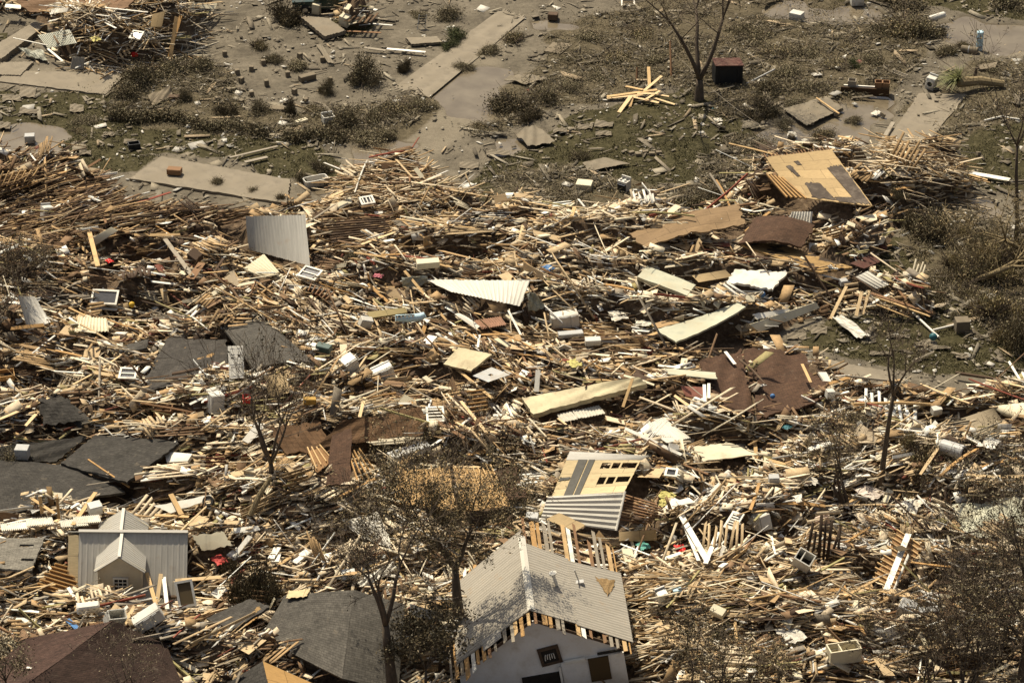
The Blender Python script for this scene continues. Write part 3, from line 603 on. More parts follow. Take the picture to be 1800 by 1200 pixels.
# ---------------------------------------------------------------- broken roofs and large panels in the wreckage
def two_roof(name, label, faces, mats, th=.14, lm=None, shrink=.9, **k):
    """roof of two faces that share a ridge; corners as (px, py, dz)"""
    cs = [[W(*c) for c in f] for f in faces]; c0 = sum((q for f in cs for q in f), Vector()) / 8
    root = empty(name, (c0.x, c0.y, min(q.z for f in cs for q in f)))
    for f, mt in zip(cs, mats):
        sheet('roof_slope', [q - root.location for q in f], mt, parent=root, loc=(0, 0, 0), th=th, **k)
        c = sum((Vector((q.x, q.y, 0)) for q in f), Vector()) / 4; exclude([((q.x - c.x) * shrink + c.x, (q.y - c.y) * shrink + c.y) for q in f])
    return tag(root, label, 'roof', None, lm)
panel('broken_roof', 'charcoal shingle roof section with pipe vent, topmost of the cracked roof', 'roof', [(165, 762), (318, 776), (224, 850), (104, 816)], (1.1, .9, .7, .9), SH_DARK, 'cracked charcoal roof', th=.16, sag=.06, jag=.14, rough=.05, nu=24, nv=16)
panel('broken_roof', 'charcoal shingle roof section with white dome, lowest of the cracked roof', 'roof', [(-60, 806), (112, 815), (226, 862), (-70, 922)], (.85, .78, .7, .8), SH_DARK, None, th=.16, sag=.04, jag=.14, rough=.05, nu=26, nv=16)
panel('broken_roof', 'sunken charcoal shingle section at far left of the cracked roof', 'roof', [(-60, 790), (158, 764), (100, 812), (-60, 815)], (.9, 1.0, .5, .4), SH_DARK, None, th=.12, jag=.18, rough=.04, nu=24, nv=16)
panel('broken_roof', 'torn grey shingle roof patched with bare tan plywood', 'roof', [(292, 592), (399, 596), (410, 652), (238, 693)], (.6, .6, .6, .5), SH_TORN, 'torn grey shingle roof', th=.12, jag=.25, rough=.05, nu=18, nv=14)
panel('broken_roof', 'smooth grey shingle roof curving down beside white door', 'roof', [(390, 573), (472, 566), (552, 636), (446, 648)], (.7, .5, .4, .9), SH_GREY, 'smooth grey curved roof', th=.14, sag=.35, nu=14, nv=12)
panel('broken_roof', 'small grey shingle piece left of the torn roof', 'roof', [(205, 610), (262, 595), (259, 612), (208, 620)], .6, SH_GREY, None, th=.1, jag=.1)
panel('broken_roof', 'dark shingle piece lying flat below the torn roof at left', 'roof', [(62, 712), (122, 697), (152, 740), (75, 750)], .45, SH_DARK, 'flat dark shingle piece', th=.1, jag=.25, rough=.05)
panel('broken_roof', 'dark shingle scrap bent over the boards at far left', 'roof', [(60, 700), (100, 690), (165, 735), (145, 752)], .35, SH_DARK, None, th=.08, jag=.2, rough=.08)
panel('broken_roof', 'worn grey roof section with two open flaps left of cottage', 'roof', [(-25, 945), (80, 944), (56, 1003), (-25, 997)], (1.3, 1.3, .7, .8), shingle('worn grey shingle', (.24, .22, .18)), 'worn grey roof with flaps', th=.12, jag=.08, nu=20, nv=14, holes=((.6, .85, .2, .3), (.7, .95, .62, .74)))
two_roof('hip_roof', 'red brown shingle hip roof at the lower left corner', [[(200, 1091, 2.6), (292, 1132, 1.0), (345, 1260, .3), (20, 1222, 1.1)], [(45, 1122, .9), (198, 1091, 2.58), (22, 1220, 1.1), (-60, 1215, .4)]], [SH_RED, shingle('faded red shingle', (.09, .052, .039))], lm='red brown hip roof', rough=.03)
two_roof('gable_roof', 'grey shingle roof half sunk between hip roof and tilted house', [[(500, 1046, 1.5), (622, 1036, 2.5), (602, 1192, 2.1), (458, 1120, .6)], [(622, 1036, 2.5), (712, 1062, .9), (700, 1215, .5), (602, 1192, 2.1)]], [SH_GREY, SH_GREY], lm='half sunk grey shingle roof', rough=.02)
two_roof('gable_roof', 'low roof with an orange plywood slope at the bottom edge', [[(462, 1161, 2.0), (561, 1205, 1.0), (590, 1260, .4), (485, 1260, 1.2)], [(400, 1200, .8), (462, 1161, 2.0), (484, 1260, 1.2), (400, 1260, .3)]], [plyw('bright orange plywood', (.50, .30, .11)), SH_DARK], lm='orange plywood roof')
panel('plywood_strip', 'torn plywood strip on top of the half sunk grey roof', 'plywood', [(505, 1036), (549, 1032), (541, 1049), (499, 1053)], (1.75, 2.2, 2.15, 1.65), PLYPALE, None, th=.03, jag=.3, nu=14, ex=False)
panel('broken_roof', 'tipped shingle slab with tan bare patch, dark hollow under it', 'roof', [(360, 1086), (441, 1050), (477, 1065), (405, 1109)], (.6, 1.5, 1.5, 1.0), shingle('patched shingle', (.09, .082, .07), (.46, .30, .13), .58, nsc=.5), 'tipped shingle slab', th=.14, jag=.12)
panel('roofing_sheet', 'tall grey metal sheet standing up out of the boards', 'metal sheet', [(431, 380), (537, 377), (546, 468), (437, 439)], (2.0, 2.0, .4, .4), STEELG, 'tall grey metal sheet', th=.03, corr=(.22, .008), jag=.05)
panel('roofing_sheet', 'grey metal sheet propped on boards at far left', 'metal sheet', [(32, 520), (61, 521), (89, 566), (50, 581)], (1.9, 1.9, 1.0, .9), STEELG, 'propped grey metal sheet', th=.03, corr=(.35, .012))
panel('siding_sheet', 'cream ribbed siding panel right of propped metal sheet', 'siding', [(138, 556), (188, 559), (191, 582), (131, 583)], .95, CREAMP, 'cream ribbed siding', th=.04, corr=(.22, .035))
panel('siding_sheet', 'cream ribbed siding panel below the tall metal sheet', 'siding', [(427, 472), (464, 446), (491, 478), (465, 488)], (.7, 1.0, .7, .6), CREAMP, None, th=.04, corr=(.22, .035))
panel('wall_board', 'long cream board slanting across dark boards at upper left', 'board', [(147, 427), (196, 399), (208, 405), (165, 433)], .8, CREAMP, 'slanting cream board', th=.05)
panel('roofing_sheet', 'long corrugated white metal sheet tapering to the left', 'metal sheet', [(744, 490), (933, 493), (915, 539), (790, 512)], .75, STEELW, 'long corrugated metal sheet', th=.02, corr=(.3, .022), jag=.1)
panel('roofing_sheet', 'crumpled olive metal piece at the end of long corrugated sheet', 'metal sheet', [(926, 517), (940, 514), (961, 540), (930, 548)], (1.5, 1.5, .6, .6), STEELGR, None, th=.02, rough=.15)
panel('roofing_sheet', 'bent olive metal piece left of long corrugated sheet', 'metal sheet', [(706, 488), (751, 484), (754, 498), (708, 506)], (1.4, 1.3, .7, .6), STEELGR, None, th=.02, rough=.1)
panel('mattress', 'stained pale green mattress among loose pale boards', 'mattress', [(1138, 467), (1223, 500), (1208, 519), (1120, 486)], .85, GREENP, 'pale green mattress', th=.28, nu=16, nv=8, rough=.02)
panel('ribbed_board', 'brown ribbed board below the corrugated sheet', 'board', [(833, 563), (880, 556), (891, 570), (846, 578)], .7, plain('ribbed brown', (.26, .14, .085)), None, th=.05, corr=(.15, .03))
panel('metal_flap', 'white curled metal flap left of brown ribbed board', 'metal sheet', [(799, 552), (815, 555), (846, 575), (838, 579)], .75, STEELW, None, th=.02, sag=.2)
panel('plywood_sheet', 'long olive brown plywood beside the light blue slide', 'plywood', [(645, 548), (712, 540), (716, 549), (650, 559)], .8, plyw('olive plywood', (.30, .24, .11)), 'olive brown plywood', th=.1)
panel('wall_fragment', 'yellowish wall panel with white edge in the middle of wreck', 'wall panel', [(806, 609), (866, 622), (828, 652), (778, 640)], .9, YELP, 'yellowish wall panel', th=.2, jag=.06)
panel('metal_plate', 'grey metal plate with a square hole', 'metal plate', [(831, 660), (864, 645), (897, 658), (858, 671)], .75, APPG, 'grey plate with hole', th=.03, nu=12, nv=12, holes=((.42, .6, .42, .62),))
panel('wall_fragment', 'big dirty yellow wall panel tipped toward viewer', 'wall panel', [(914, 698), (1121, 661), (1140, 674), (935, 729)], (.9, 1.4, 1.3, 1.1), YELP, 'big dirty yellow panel', th=.32, nu=24, nv=10, jag=.12, rough=.03)
for i, (a, b_) in enumerate((((979, 728), (1004, 722)), ((1006, 721), (1016, 719)), ((1018, 720), (1052, 712)))):
    panel('siding_sheet', ['largest grey white', 'narrow middle grey white', 'rightmost grey white'][i] + ' siding piece in front of big yellow panel', 'siding', [a, b_, (b_[0] + 12, b_[1] + 14), (a[0] + 8, a[1] + 14)], .8, plain('grey white siding', (.52, .49, .40), .7, .25), None, th=.04, corr=(.2, .025))
panel('roofing_sheet', 'clean white corrugated sheet lying alone right of centre', 'metal sheet', [(1126, 746), (1166, 733), (1214, 769), (1172, 778)], .8, STEELW, 'clean white corrugated sheet', th=.02, corr=(.22, .018))
panel('bare_deck', 'wide bare brown roof deck left of centre', 'roof', [(600, 738), (746, 711), (752, 764), (548, 792)], (.5, .6, .6, .5), SH_FELT, 'wide bare brown deck', th=.12, jag=.3, rough=.06, nu=16, nv=12)
panel('bare_deck', 'brown deck scrap behind the bare candelabra tree', 'roof', [(470, 750), (560, 735), (600, 790), (500, 800)], .4, SH_FELT, None, th=.1, jag=.3, rough=.05)
panel('broken_roof', 'steep brown shingle piece with pointed top', 'roof', [(582, 765), (619, 749), (618, 852), (570, 853)], (1.9, 2.1, .5, .5), SH_BROWN, 'steep brown shingle piece', th=.12, jag=.15)
panel('broken_roof', 'brown shingle piece right of the bare plywood rafters', 'roof', [(862, 826), (908, 815), (928, 872), (882, 884)], .6, SH_BROWN, None, th=.1, jag=.2)
panel('grey_duct', 'long grey metal duct in front of tan dresser', 'duct', [(680, 795), (748, 774), (757, 783), (690, 806)], .8, APPG, 'long grey duct', th=.35)
def raftered(name, label, px, dz, mat, n, lm, rm=PINE, along='v', rh=.12, th=.05):
    cs = [W(p[0], p[1], d) for p, d in zip(px, dz)]; c0 = sum(cs, Vector()) / 4; root = empty(name, (c0.x, c0.y, min(c.z for c in cs)))
    q = [c - root.location for c in cs]; nr = (q[1] - q[0]).cross(q[0] - q[3]).normalized(); nr = nr if nr.z > 0 else -nr
    if mat: sheet('deck', q, mat, th=th, parent=root, loc=(0, 0, 0), jag=.15, nu=12, nv=10)
    for i in range(n):
        u = (i + .15 + random.uniform(0, .1)) / (n - .5)
        if along == 'v': a, b = q[0].lerp(q[1], u), q[3].lerp(q[2], u)
        else: a, b = q[0].lerp(q[3], u), q[1].lerp(q[2], u)
        d = (b - a); e = random.uniform(-.05, .12); a = a - d * max(0, e); b = b + d * random.uniform(-.15, .05); d = b - a
        s = d.normalized().cross(nr); m = MB(); v = [p + s * k * .035 + nr * h for p in (a, b) for k, h in ((-1, .01), (1, .01), (1, rh), (-1, rh))]
        m.add(v, [(3, 2, 1, 0), (4, 5, 6, 7), (0, 1, 5, 4), (1, 2, 6, 5), (2, 3, 7, 6), (3, 0, 4, 7)]); m.build('rafter', rm, root)
    exclude([(c.x, c.y) for c in cs]); return tag(root, label, 'roof frame', None, lm)
raftered('rafter_section', 'upturned orange plywood roof with pale rafters behind tilted house', [(795, 820), (868, 826), (900, 890), (812, 899)], (1.6, 1.6, .9, .9), PLYOR, 9, 'upturned orange roof')
raftered('rafter_section', 'left half of the upturned plywood roof, behind leafy tree', [(700, 828), (790, 818), (808, 898), (690, 884)], (.9, 1.3, .9, .6), PLYOR, 7, None)
raftered('rafter_section', 'small wooden frame of pale joists left of steep brown piece', [(540, 792), (566, 785), (588, 808), (556, 832)], (1.1, 1.1, .9, .9), PLYDK, 4, None, PINE)
raftered('rafter_section', 'open joist frame with dark gaps right of steep brown piece', [(612, 800), (636, 795), (668, 838), (628, 850)], (1.4, 1.4, .6, .6), None, 5, None, HONEY)
raftered('slatted_deck', 'brown wooden slat frame just left of the cottage', [(96, 990), (132, 1000), (140, 1058), (66, 1035)], (1.1, 1.1, .4, .4), PLYDK, 8, 'brown slat frame', HONEY, 'u')
raftered('slatted_deck', 'open slatted deck on the far left heap edge', [(4, 303), (68, 300), (48, 331), (-8, 333)], (1.2, 1.2, .7, .7), None, 7, 'open slatted deck', PINE, 'v')
raftered('slatted_deck', 'slatted deck with a white plank across it at lower right', [(1576, 930), (1624, 962), (1572, 1038), (1533, 1018)], (1.6, 1.2, .6, .9), PLYDK, 12, 'slatted deck with white plank', PINE, 'u')
raftered('pallet', 'grey slatted pallet behind the big tan roof', [(1500, 268), (1548, 266), (1562, 294), (1508, 297)], (.7, .7, .5, .5), None, 5, 'grey slatted pallet', GREYW, 'u')
raftered('slatted_deck', 'dark slatted boards frame beside the mattress end', [(545, 500), (590, 515), (575, 528), (540, 512)], (.8, .8, .7, .7), None, 6, None, BROWN)
raftered('slatted_deck', 'dark joists sticking out right of the plywood and metal roof', [(1100, 870), (1165, 890), (1150, 925), (1090, 915)], (.6, .6, .6, .6), None, 9, None, BROWN, 'u')
raftered('slatted_deck', 'brown lath frame under boards above the yellow panel', [(815, 690), (850, 686), (865, 722), (832, 728)], (.7, .7, .6, .6), None, 6, None, HONEY, 'u')
raftered('slatted_deck', 'dark battens fanning right of the tall metal sheet', [(570, 392), (680, 385), (690, 415), (590, 428)], (.8, .8, .7, .8), None, 9, None, DKBROWN, 'u', .1)
# plywood and metal roof in the middle
def ply_metal():
    cs = {k: W(*v) for k, v in dict(a=(1002, 792, 1.6), b=(1141, 800, 1.6), c=(1127, 808, 1.7), d=(995, 808, 1.7), e=(1097, 865, 1.25), f=(969, 874, 1.25), g=(963, 872, 1.33), h=(1099, 863, 1.33), i=(1083, 932, .6), j=(949, 914, .6)).items()}
    c0 = sum(cs.values(), Vector()) / 10; root = empty('torn_roof', (c0.x, c0.y, .5)); q = {k: v - root.location for k, v in cs.items()}
    K = dict(parent=root, loc=(0, 0, 0))
    sheet('plywood_deck', [q['d'], q['c'], q['e'], q['f']], PLYPALE, th=.05, nu=40, nv=24, jag=.03, holes=((.5, .62, .1, .26), (.64, .76, .1, .26), (.78, .97, .1, .24), (.55, .66, .5, .7), (.68, .78, .5, .7), (.81, .97, .5, .68)), **K)
    sheet('roof_sheet', [q['d'], q['a'], q['b'], q['c']], STEELG, th=.02, corr=(.25, .03), nv=8, **K)
    sheet('roof_sheet', [q['j'], q['g'], q['h'], q['i']], STEELW, th=.02, corr=(.28, .024), nv=10, **K)
    nz = Vector((0, 0, .035))
    L = lambda u, v: (q['d'].lerp(q['c'], u)).lerp(q['f'].lerp(q['e'], u), v) + nz
    felt = plain('roofing felt', (.11, .105, .09), .9, .2)
    for a, b in ((.165, .285), (.305, .385)): sheet('felt_strip', [L(a, 0), L(b, 0), L(b, .98), L(a, .98)], felt, th=.02, nv=10, **K)
    sheet('felt_strip', [L(.02, .48), L(.16, .46), L(.16, .56), L(.0, .58)], felt, th=.02, jag=.1, **K)
    e = MB(); e.tube([q['h'], q['i']], .07, 6); e.build('edge_trim', WHITEW, root)
    tag(root, 'pale plywood roof half stripped of its corrugated metal', 'roof', None, 'stripped plywood roof')
    exclude([(cs[k].x, cs[k].y) for k in 'abij'])
ply_metal()
panel('plywood_sheet', 'square tan plywood on the corrugated metal edge of stripped roof', 'plywood', [(957, 912), (983, 900), (1030, 922), (1012, 934)], (.85, .95, .8, .75), PLY, None, th=.03, jag=.05, ex=False)
panel('plywood_sheet', 'tan chipboard sheet below the stripped plywood roof', 'plywood', [(1088, 934), (1153, 930), (1155, 949), (1088, 950)], .7, PLY, 'tan chipboard sheet', th=.03)
# right side
def tan_roof():
    px = [(1345, 276), (1462, 262), (1536, 363), (1394, 346)]; dz = (2.5, 2.4, 1.5, 1.6)
    cs = [W(p[0], p[1], d) for p, d in zip(px, dz)]; c0 = sum(cs, Vector()) / 4; root = empty('broken_roof', (c0.x, c0.y, .8)); q = [c - root.location for c in cs]
    sheet('deck', q, plyw('yellow tan plywood', (.48, .345, .175)), parent=root, loc=(0, 0, 0), th=.08, nu=20, nv=16, jag=.08)
    up = Vector((0, 0, .03)); L = lambda u, v: q[0].lerp(q[1], u).lerp(q[3].lerp(q[2], u), v) + up
    felt = plain('brown roofing felt', (.075, .058, .044), .9, .3, 2, dirt=(.16, .13, .10))
    for a in ([(.72, .3), (.99, .26), (.99, .995), (.80, .995)], [(.28, .62), (.50, .60), (.58, .98), (.24, .99)], [(.18, .24), (.27, .22), (.30, .50), (.25, .52)], [(.34, .16), (.42, .15), (.43, .26), (.36, .25)], [(.54, .9), (.82, .86), (.82, .995), (.56, .995)]):
        sheet('felt_patch', [L(*p) for p in a], felt, parent=root, loc=(0, 0, 0), th=.02, nu=14, nv=14, jag=.4)
    for i in range(22):
        p = q[0].lerp(q[1], (i + .5) / 22); d = (q[0] - q[3]).normalized(); m = MB()
        m.tube([p - d * .3 - Vector((0, 0, .1)), p + d * random.uniform(.1, .45) - Vector((0, 0, .1))], .06, 4); m.build('rafter', BROWN, root)
    for i in range(5):
        a = q[0].lerp(q[3], .42 + .02 * i); b = q[3].lerp(q[2], .0 + .035 * i); m = MB(); o = Vector((-.7 + i * .22, -.15, .02)); m.tube([a + o, b + o * .6], .09, 4); m.build('rafter', HONEY, root)
    tag(root, 'big tan plywood roof with dark felt patches at upper right', 'roof', None, 'big tan plywood roof'); exclude([(c.x, c.y) for c in cs])
tan_roof()
panel('broken_roof', 'curved dark brown shingle roof below the big tan roof', 'roof', [(1326, 380), (1436, 396), (1412, 436), (1296, 430)], (1.5, 1.1, 1.1, 1.5), SH_BROWN, 'curved dark brown roof', th=.12, sag=.55, jag=.2, nu=16, nv=12)
panel('bare_deck', 'tan bare deck strip under the curved dark brown roof', 'roof', [(1284, 424), (1372, 428), (1502, 470), (1440, 480)], (1.3, 1.1, .9, 1.1), shingle('patched tan deck', (.09, .065, .045), (.48, .31, .13), .45, nsc=.8), 'tan bare deck strip', th=.14, jag=.15, nu=20)
panel('wall_fragment', 'bright white wall panel with torn top edge', 'wall panel', [(1291, 472), (1391, 475), (1358, 511), (1272, 496)], .9, WHITEP, 'bright white wall panel', th=.2, jag=.25, nu=20, nv=8)
panel('plywood_sheet', 'tan plywood leaning against the bright white wall panel', 'plywood', [(1216, 484), (1275, 474), (1287, 486), (1228, 496)], .8, PLY, None, th=.04)
panel('bare_deck', 'long curled tan deck with dark hollow beneath', 'roof', [(1098, 410), (1300, 356), (1312, 396), (1135, 438)], (1.1, 2.0, 2.2, 1.3), plyw('curled brown deck', (.27, .18, .095)), 'long curled tan deck', th=.1, sag=.45, nu=24, nv=12, jag=.3, rough=.05, ex=False)
panel('wall_fragment', 'pale green wall panel curving up at its right end', 'wall panel', [(1150, 578), (1298, 529), (1312, 539), (1188, 602)], (.7, 1.0, .9, .6), GREENP, 'curving pale green panel', th=.14, sag=-.3, nu=16, jag=.1)
panel('wall_fragment', 'long cream wall panel beside the grass patch at right', 'wall panel', [(1318, 570), (1434, 531), (1441, 541), (1335, 584)], (.8, 1.0, .7, .5), CREAMP, 'long cream wall panel', th=.2, nu=14)
panel('wall_fragment', 'short cream panel behind the long cream wall panel', 'wall panel', [(1320, 551), (1388, 540), (1392, 553), (1330, 562)], .7, WHITEP, None, th=.1, jag=.2)
panel('roofing_sheet', 'pale ribbed metal sheet at the right tip of the wreckage', 'metal sheet', [(1503, 487), (1525, 476), (1564, 500), (1540, 508)], .7, STEELW, 'pale ribbed metal sheet', th=.02, corr=(.25, .03))
panel('roofing_sheet', 'rusty brown metal sheet near tip of the tan deck', 'metal sheet', [(1494, 463), (1531, 447), (1547, 460), (1519, 472)], .6, RUST, None, th=.02, corr=(.25, .03))
panel('roofing_sheet', 'curled white metal sheet on grass at right', 'metal sheet', [(1463, 558), (1480, 553), (1531, 590), (1506, 593)], (.7, .7, .4, .4), STEELW, 'curled white metal sheet', th=.02, corr=(.35, .03), rough=.08)
two_roof('broken_roof', 'wide red brown shingle roof lying flat right of centre', [[(1303, 610, .7), (1412, 617, .7), (1480, 697, .4), (1330, 738, .6)], [(1225, 634, .5), (1304, 611, .7), (1331, 736, .6), (1262, 722, .5)]], [SH_BROWN, SH_BROWN], lm='red brown flat roof', shrink=.72, jag=.4, rough=.1, nu=26, nv=14)
panel('wall_board', 'faded red board near red brown flat roof', 'board', [(1196, 678), (1237, 680), (1242, 701), (1205, 696)], .7, plain('faded red', (.28, .11, .075)), 'faded red board', th=.04)
panel('wall_board', 'long pale green board near the faded red board', 'board', [(1169, 647), (1258, 654), (1262, 666), (1174, 657)], .75, GREENP, None, th=.05, jag=.08)
panel('wall_fragment', 'grey brown wall panel tipped at right edge of wreckage', 'wall panel', [(1666, 743), (1746, 716), (1764, 741), (1725, 769)], (1.0, 1.0, .8, .7), plyw('grey plywood', (.32, .26, .17)), 'grey brown wall panel', th=.12)
panel('wall_fragment', 'cream white panel at the right picture edge', 'wall panel', [(1738, 714), (1802, 706), (1835, 736), (1766, 731)], .95, CREAMP, None, th=.1, jag=.1)
panel('wall_fragment', 'large white torn sheet behind the right hand leafy tree', 'wall panel', [(1668, 882), (1800, 870), (1812, 946), (1690, 951)], .4, GREENP, 'large white torn sheet', th=.06, jag=.5, rough=.12, nu=22, nv=16)
panel('wall_fragment', 'dusty cream wallboard left of the twin bare tree', 'wall panel', [(1215, 785), (1282, 775), (1337, 800), (1236, 811)], .6, CREAMP, 'dusty cream wallboard', th=.06, jag=.2)
panel('siding_sheet', 'white textured siding near curved dark brown roof', 'siding', [(1392, 372), (1428, 372), (1426, 392), (1386, 388)], (1.1, 1.1, .7, .7), WHITEP, None, th=.03, corr=(.2, .05))
panel('wall_board', 'square cream board on the boards below the big tan roof', 'board', [(1503, 381), (1540, 376), (1542, 386), (1528, 391)], .8, CREAMP, None, th=.05)
# left bits
panel('wall_fragment', 'white wall sheet lying right of the cottage roof', 'wall panel', [(333, 940), (392, 932), (412, 958), (355, 970)], .7, CREAMP, 'white sheet beside cottage', th=.05, jag=.15)
panel('wall_fragment', 'long white sheet above the cottage, pointed at right', 'wall panel', [(268, 888), (372, 868), (374, 876), (300, 902)], .9, WHITEP, 'long pointed white sheet', th=.05, jag=.1)
panel('foam_board', 'thick white foam board at the end of cracked charcoal roof', 'foam board', [(289, 793), (338, 797), (330, 810), (293, 812)], 1.0, WHITEP, 'thick white foam board', th=.25)
for i, (x, y) in enumerate([(0, 920), (45, 912), (105, 914), (128, 908)]):
    panel('siding_strip', ['leftmost bundle of', 'second bundle of', 'third bundle of', 'last bundle of'][i] + ' white siding behind the cottage', 'siding', [(x, y), (x + 46, y - 4), (x + 50, y + 8), (x + 2, y + 12)], .85, plain('white siding', (.72, .69, .6), .6, .15), None, th=.06, corr=(.12, .05), ex=False)
panel('plywood_sheet', 'curved pale brown plywood behind the bare tree at left', 'plywood', [(462, 660), (505, 655), (512, 690), (475, 700)], (1.0, 1.2, .7, .6), PLY, None, th=.04, sag=.15, jag=.1)
panel('metal_flap', 'shiny crumpled metal sheets left of the leafy tree', 'metal sheet', [(600, 915), (665, 900), (690, 960), (640, 950)], .8, STEELW, 'shiny crumpled metal', th=.02, corr=(.3, .03), rough=.2)
panel('metal_flap', 'long white metal strip right of forked tree trunk', 'metal sheet', [(628, 1022), (690, 985), (700, 1000), (636, 1032)], .9, STEELW, None, th=.02, corr=(.3, .03), rough=.1)
panel('metal_flap', 'grey metal gutter sheet beside the tilted house left eave', 'metal sheet', [(720, 1060), (780, 1078), (786, 1092), (722, 1082)], (1.2, 1.0, .6, .7), STEELG, None, th=.02, corr=(.25, .03))
# far left pile
panel('roofing_sheet', 'green grey corrugated sheet under the far left pile', 'metal sheet', [(66, 62), (122, 52), (134, 76), (84, 85)], .5, STEELGR, 'green grey corrugated sheet', th=.02, corr=(.25, .04))
panel('roofing_sheet', 'bent green grey sheet below the corrugated one in far pile', 'metal sheet', [(32, 85), (75, 88), (85, 108), (55, 100)], (.7, .6, .3, .4), STEELGR, None, th=.02, corr=(.25, .03), rough=.1)
panel('louvre_sheet', 'dark ribbed square panel at front of far left pile', 'panel', [(128, 100), (149, 101), (147, 122), (123, 121)], (1.2, 1.2, .3, .3), STEELD, 'dark ribbed square panel', th=.04, corr=(.12, .03))
panel('bare_deck', 'brown roof deck over a dark hollow in far left pile', 'roof', [(20, 0), (250, -8), (225, 16), (50, 24)], (1.7, 1.7, 1.6, 1.6), plyw('brown deck', (.20, .12, .065)), 'far brown roof deck', th=.1, jag=.5, nu=26, ex=False, rough=.08)
panel('wall_fragment', 'white sheet on the far brown roof deck', 'wall panel', [(83, 16), (121, 13), (118, 21), (88, 26)], 1.9, WHITEP, None, th=.03, jag=.1, ex=False)
panel('wall_fragment', 'white board at the upper left corner of far pile', 'wall panel', [(10, 7), (38, 9), (36, 16), (8, 13)], 1.2, WHITEP, None, th=.04, ex=False)
panel('plywood_sheet', 'tan plywood standing on the far left pile', 'plywood', [(268, 25), (290, 20), (284, 48), (264, 48)], (1.6, 1.7, .8, .7), PLY, None, th=.04)
panel('wall_fragment', 'pale wide sheet at right end of far left pile', 'wall panel', [(340, 5), (382, 6), (378, 16), (330, 14)], 1.0, CREAMP, None, th=.04)
# hollows where no boards lie
for pl in ([(1280, 392), (1325, 385), (1310, 420), (1270, 425)], [(1284, 424), (1372, 428), (1502, 470), (1440, 490), (1290, 446)], [(1140, 438), (1300, 398), (1300, 408), (1150, 446)], [(382, 368), (430, 376), (434, 410), (388, 402)], [(60, 30), (215, 26), (215, 48), (90, 56), (60, 50)], [(150, 470), (205, 455), (212, 510), (160, 505)], [(1150, 605), (1280, 592), (1340, 612), (1300, 625)], [(730, 650), (820, 645), (810, 678), (735, 672)], [(1480, 395), (1580, 392), (1570, 410), (1490, 408)], [(225, 452), (300, 448), (310, 470), (240, 475)], [(1370, 930), (1500, 900), (1510, 918), (1380, 945)]):
    exclude([(W(*p).x, W(*p).y) for p in pl])

make_ground()
# ---------------------------------------------------------------- appliances, furniture and other single things
def rot(yaw, tx=0, ty=0): return (R(tx), R(ty), R(yaw))
def fridge(px, py, dz, yaw, tx, ty, label, lm=None, size=(.78, .72, 1.75), door=True, mat=None, group=None):
    r = empty('refrigerator', W(px, py, dz - .15 if dz > .3 else dz), rot(yaw, tx, ty)); w, d, h = size; m = MB(); m.box((0, .04, h / 2), (w, d - .1, h), bev=.03); m.build('body', mat or APPL, r)
    if door:
        y = -d / 2 + .02
        for z0, z1 in ((.06, h * .68), (h * .69, h - .01)):
            m = MB(); m.box((0, y, (z0 + z1) / 2), (w - .01, .07, z1 - z0), bev=.02); dd = m.build('door', mat or APPL, r)
            m = MB(); m.box((-w / 2 + .06, y - .06, (z0 + z1) / 2 + (.2 if z0 < .1 else -.1)), (.03, .04, min(.4, (z1 - z0) * .6))); m.build('handle', APPG, dd)
        m = MB(); m.box((0, d / 2 - .02, h * .25), (w * .8, .03, h * .35)); m.build('compressor_grille', BLACKP, r)
    return tag(r, label, 'refrigerator', group, lm)
def washer(px, py, dz, yaw, tx, ty, label, lm=None, size=(.7, .7, .95), front=False, open_lid=False, mat=None, name='washing_machine', cat='washing machine'):
    r = empty(name, W(px, py, dz), rot(yaw, tx, ty)); w, d, h = size; m = MB()
    if open_lid: m.open_box((0, 0, h / 2), (w, d, h), .06)
    else: m.box((0, 0, h / 2), (w, d, h), bev=.03)
    m.build('body', mat or APPL, r)
    m = MB(); m.box((0, d / 2 - .06, h + .07), (w, .11, .14), bev=.02); m.build('control_panel', APPG if mat is None else mat, r)
    if front:
        M = Matrix.Translation((0, -d / 2 - .01, h * .52)) @ Matrix.Rotation(R(90), 4, 'X'); m = MB(); m.lathe([(.3, -.01), (.31, .04), (.2, .05), (.19, .0)], 20, M); m.build('door', WHITEP, r); m = MB(); m.lathe([(.19, .0), (.19, .02)], 20, M); m.build('drum', BLACKP, r)
    elif not open_lid:
        m = MB(); m.box((0, -.06, h + .012), (w * .72, d * .62, .02), bev=.008); m.build('lid', APPL if mat is None else mat, r)
    return tag(r, label, cat, None, lm)
def stove(px, py, dz, yaw, tx, ty, label, lm=None):
    r = empty('stove', W(px, py, dz), rot(yaw, tx, ty)); m = MB(); m.box((0, 0, .46), (.76, .64, .92), bev=.02); m.build('body', APPL, r)
    m = MB(); m.box((0, -.34, .48), (.7, .05, .5), bev=.015); dd = m.build('oven_door', BLACKP, r); m = MB(); m.tube([(-.3, -.4, .7), (.3, -.4, .7)], .018); m.build('handle', CHROME, dd)
    m = MB(); m.box((0, .28, 1.02), (.76, .08, .2)); m.build('control_panel', APPL, r)
    for x in (-.18, .18):
        for y in (-.14, .12): m = MB(); m.lathe([(.1, .925), (.1, .94), (.05, .94)], 14, Matrix.Translation((x, y, 0))); m.build('burner', BLACKP, r)
    return tag(r, label, 'stove', None, lm)
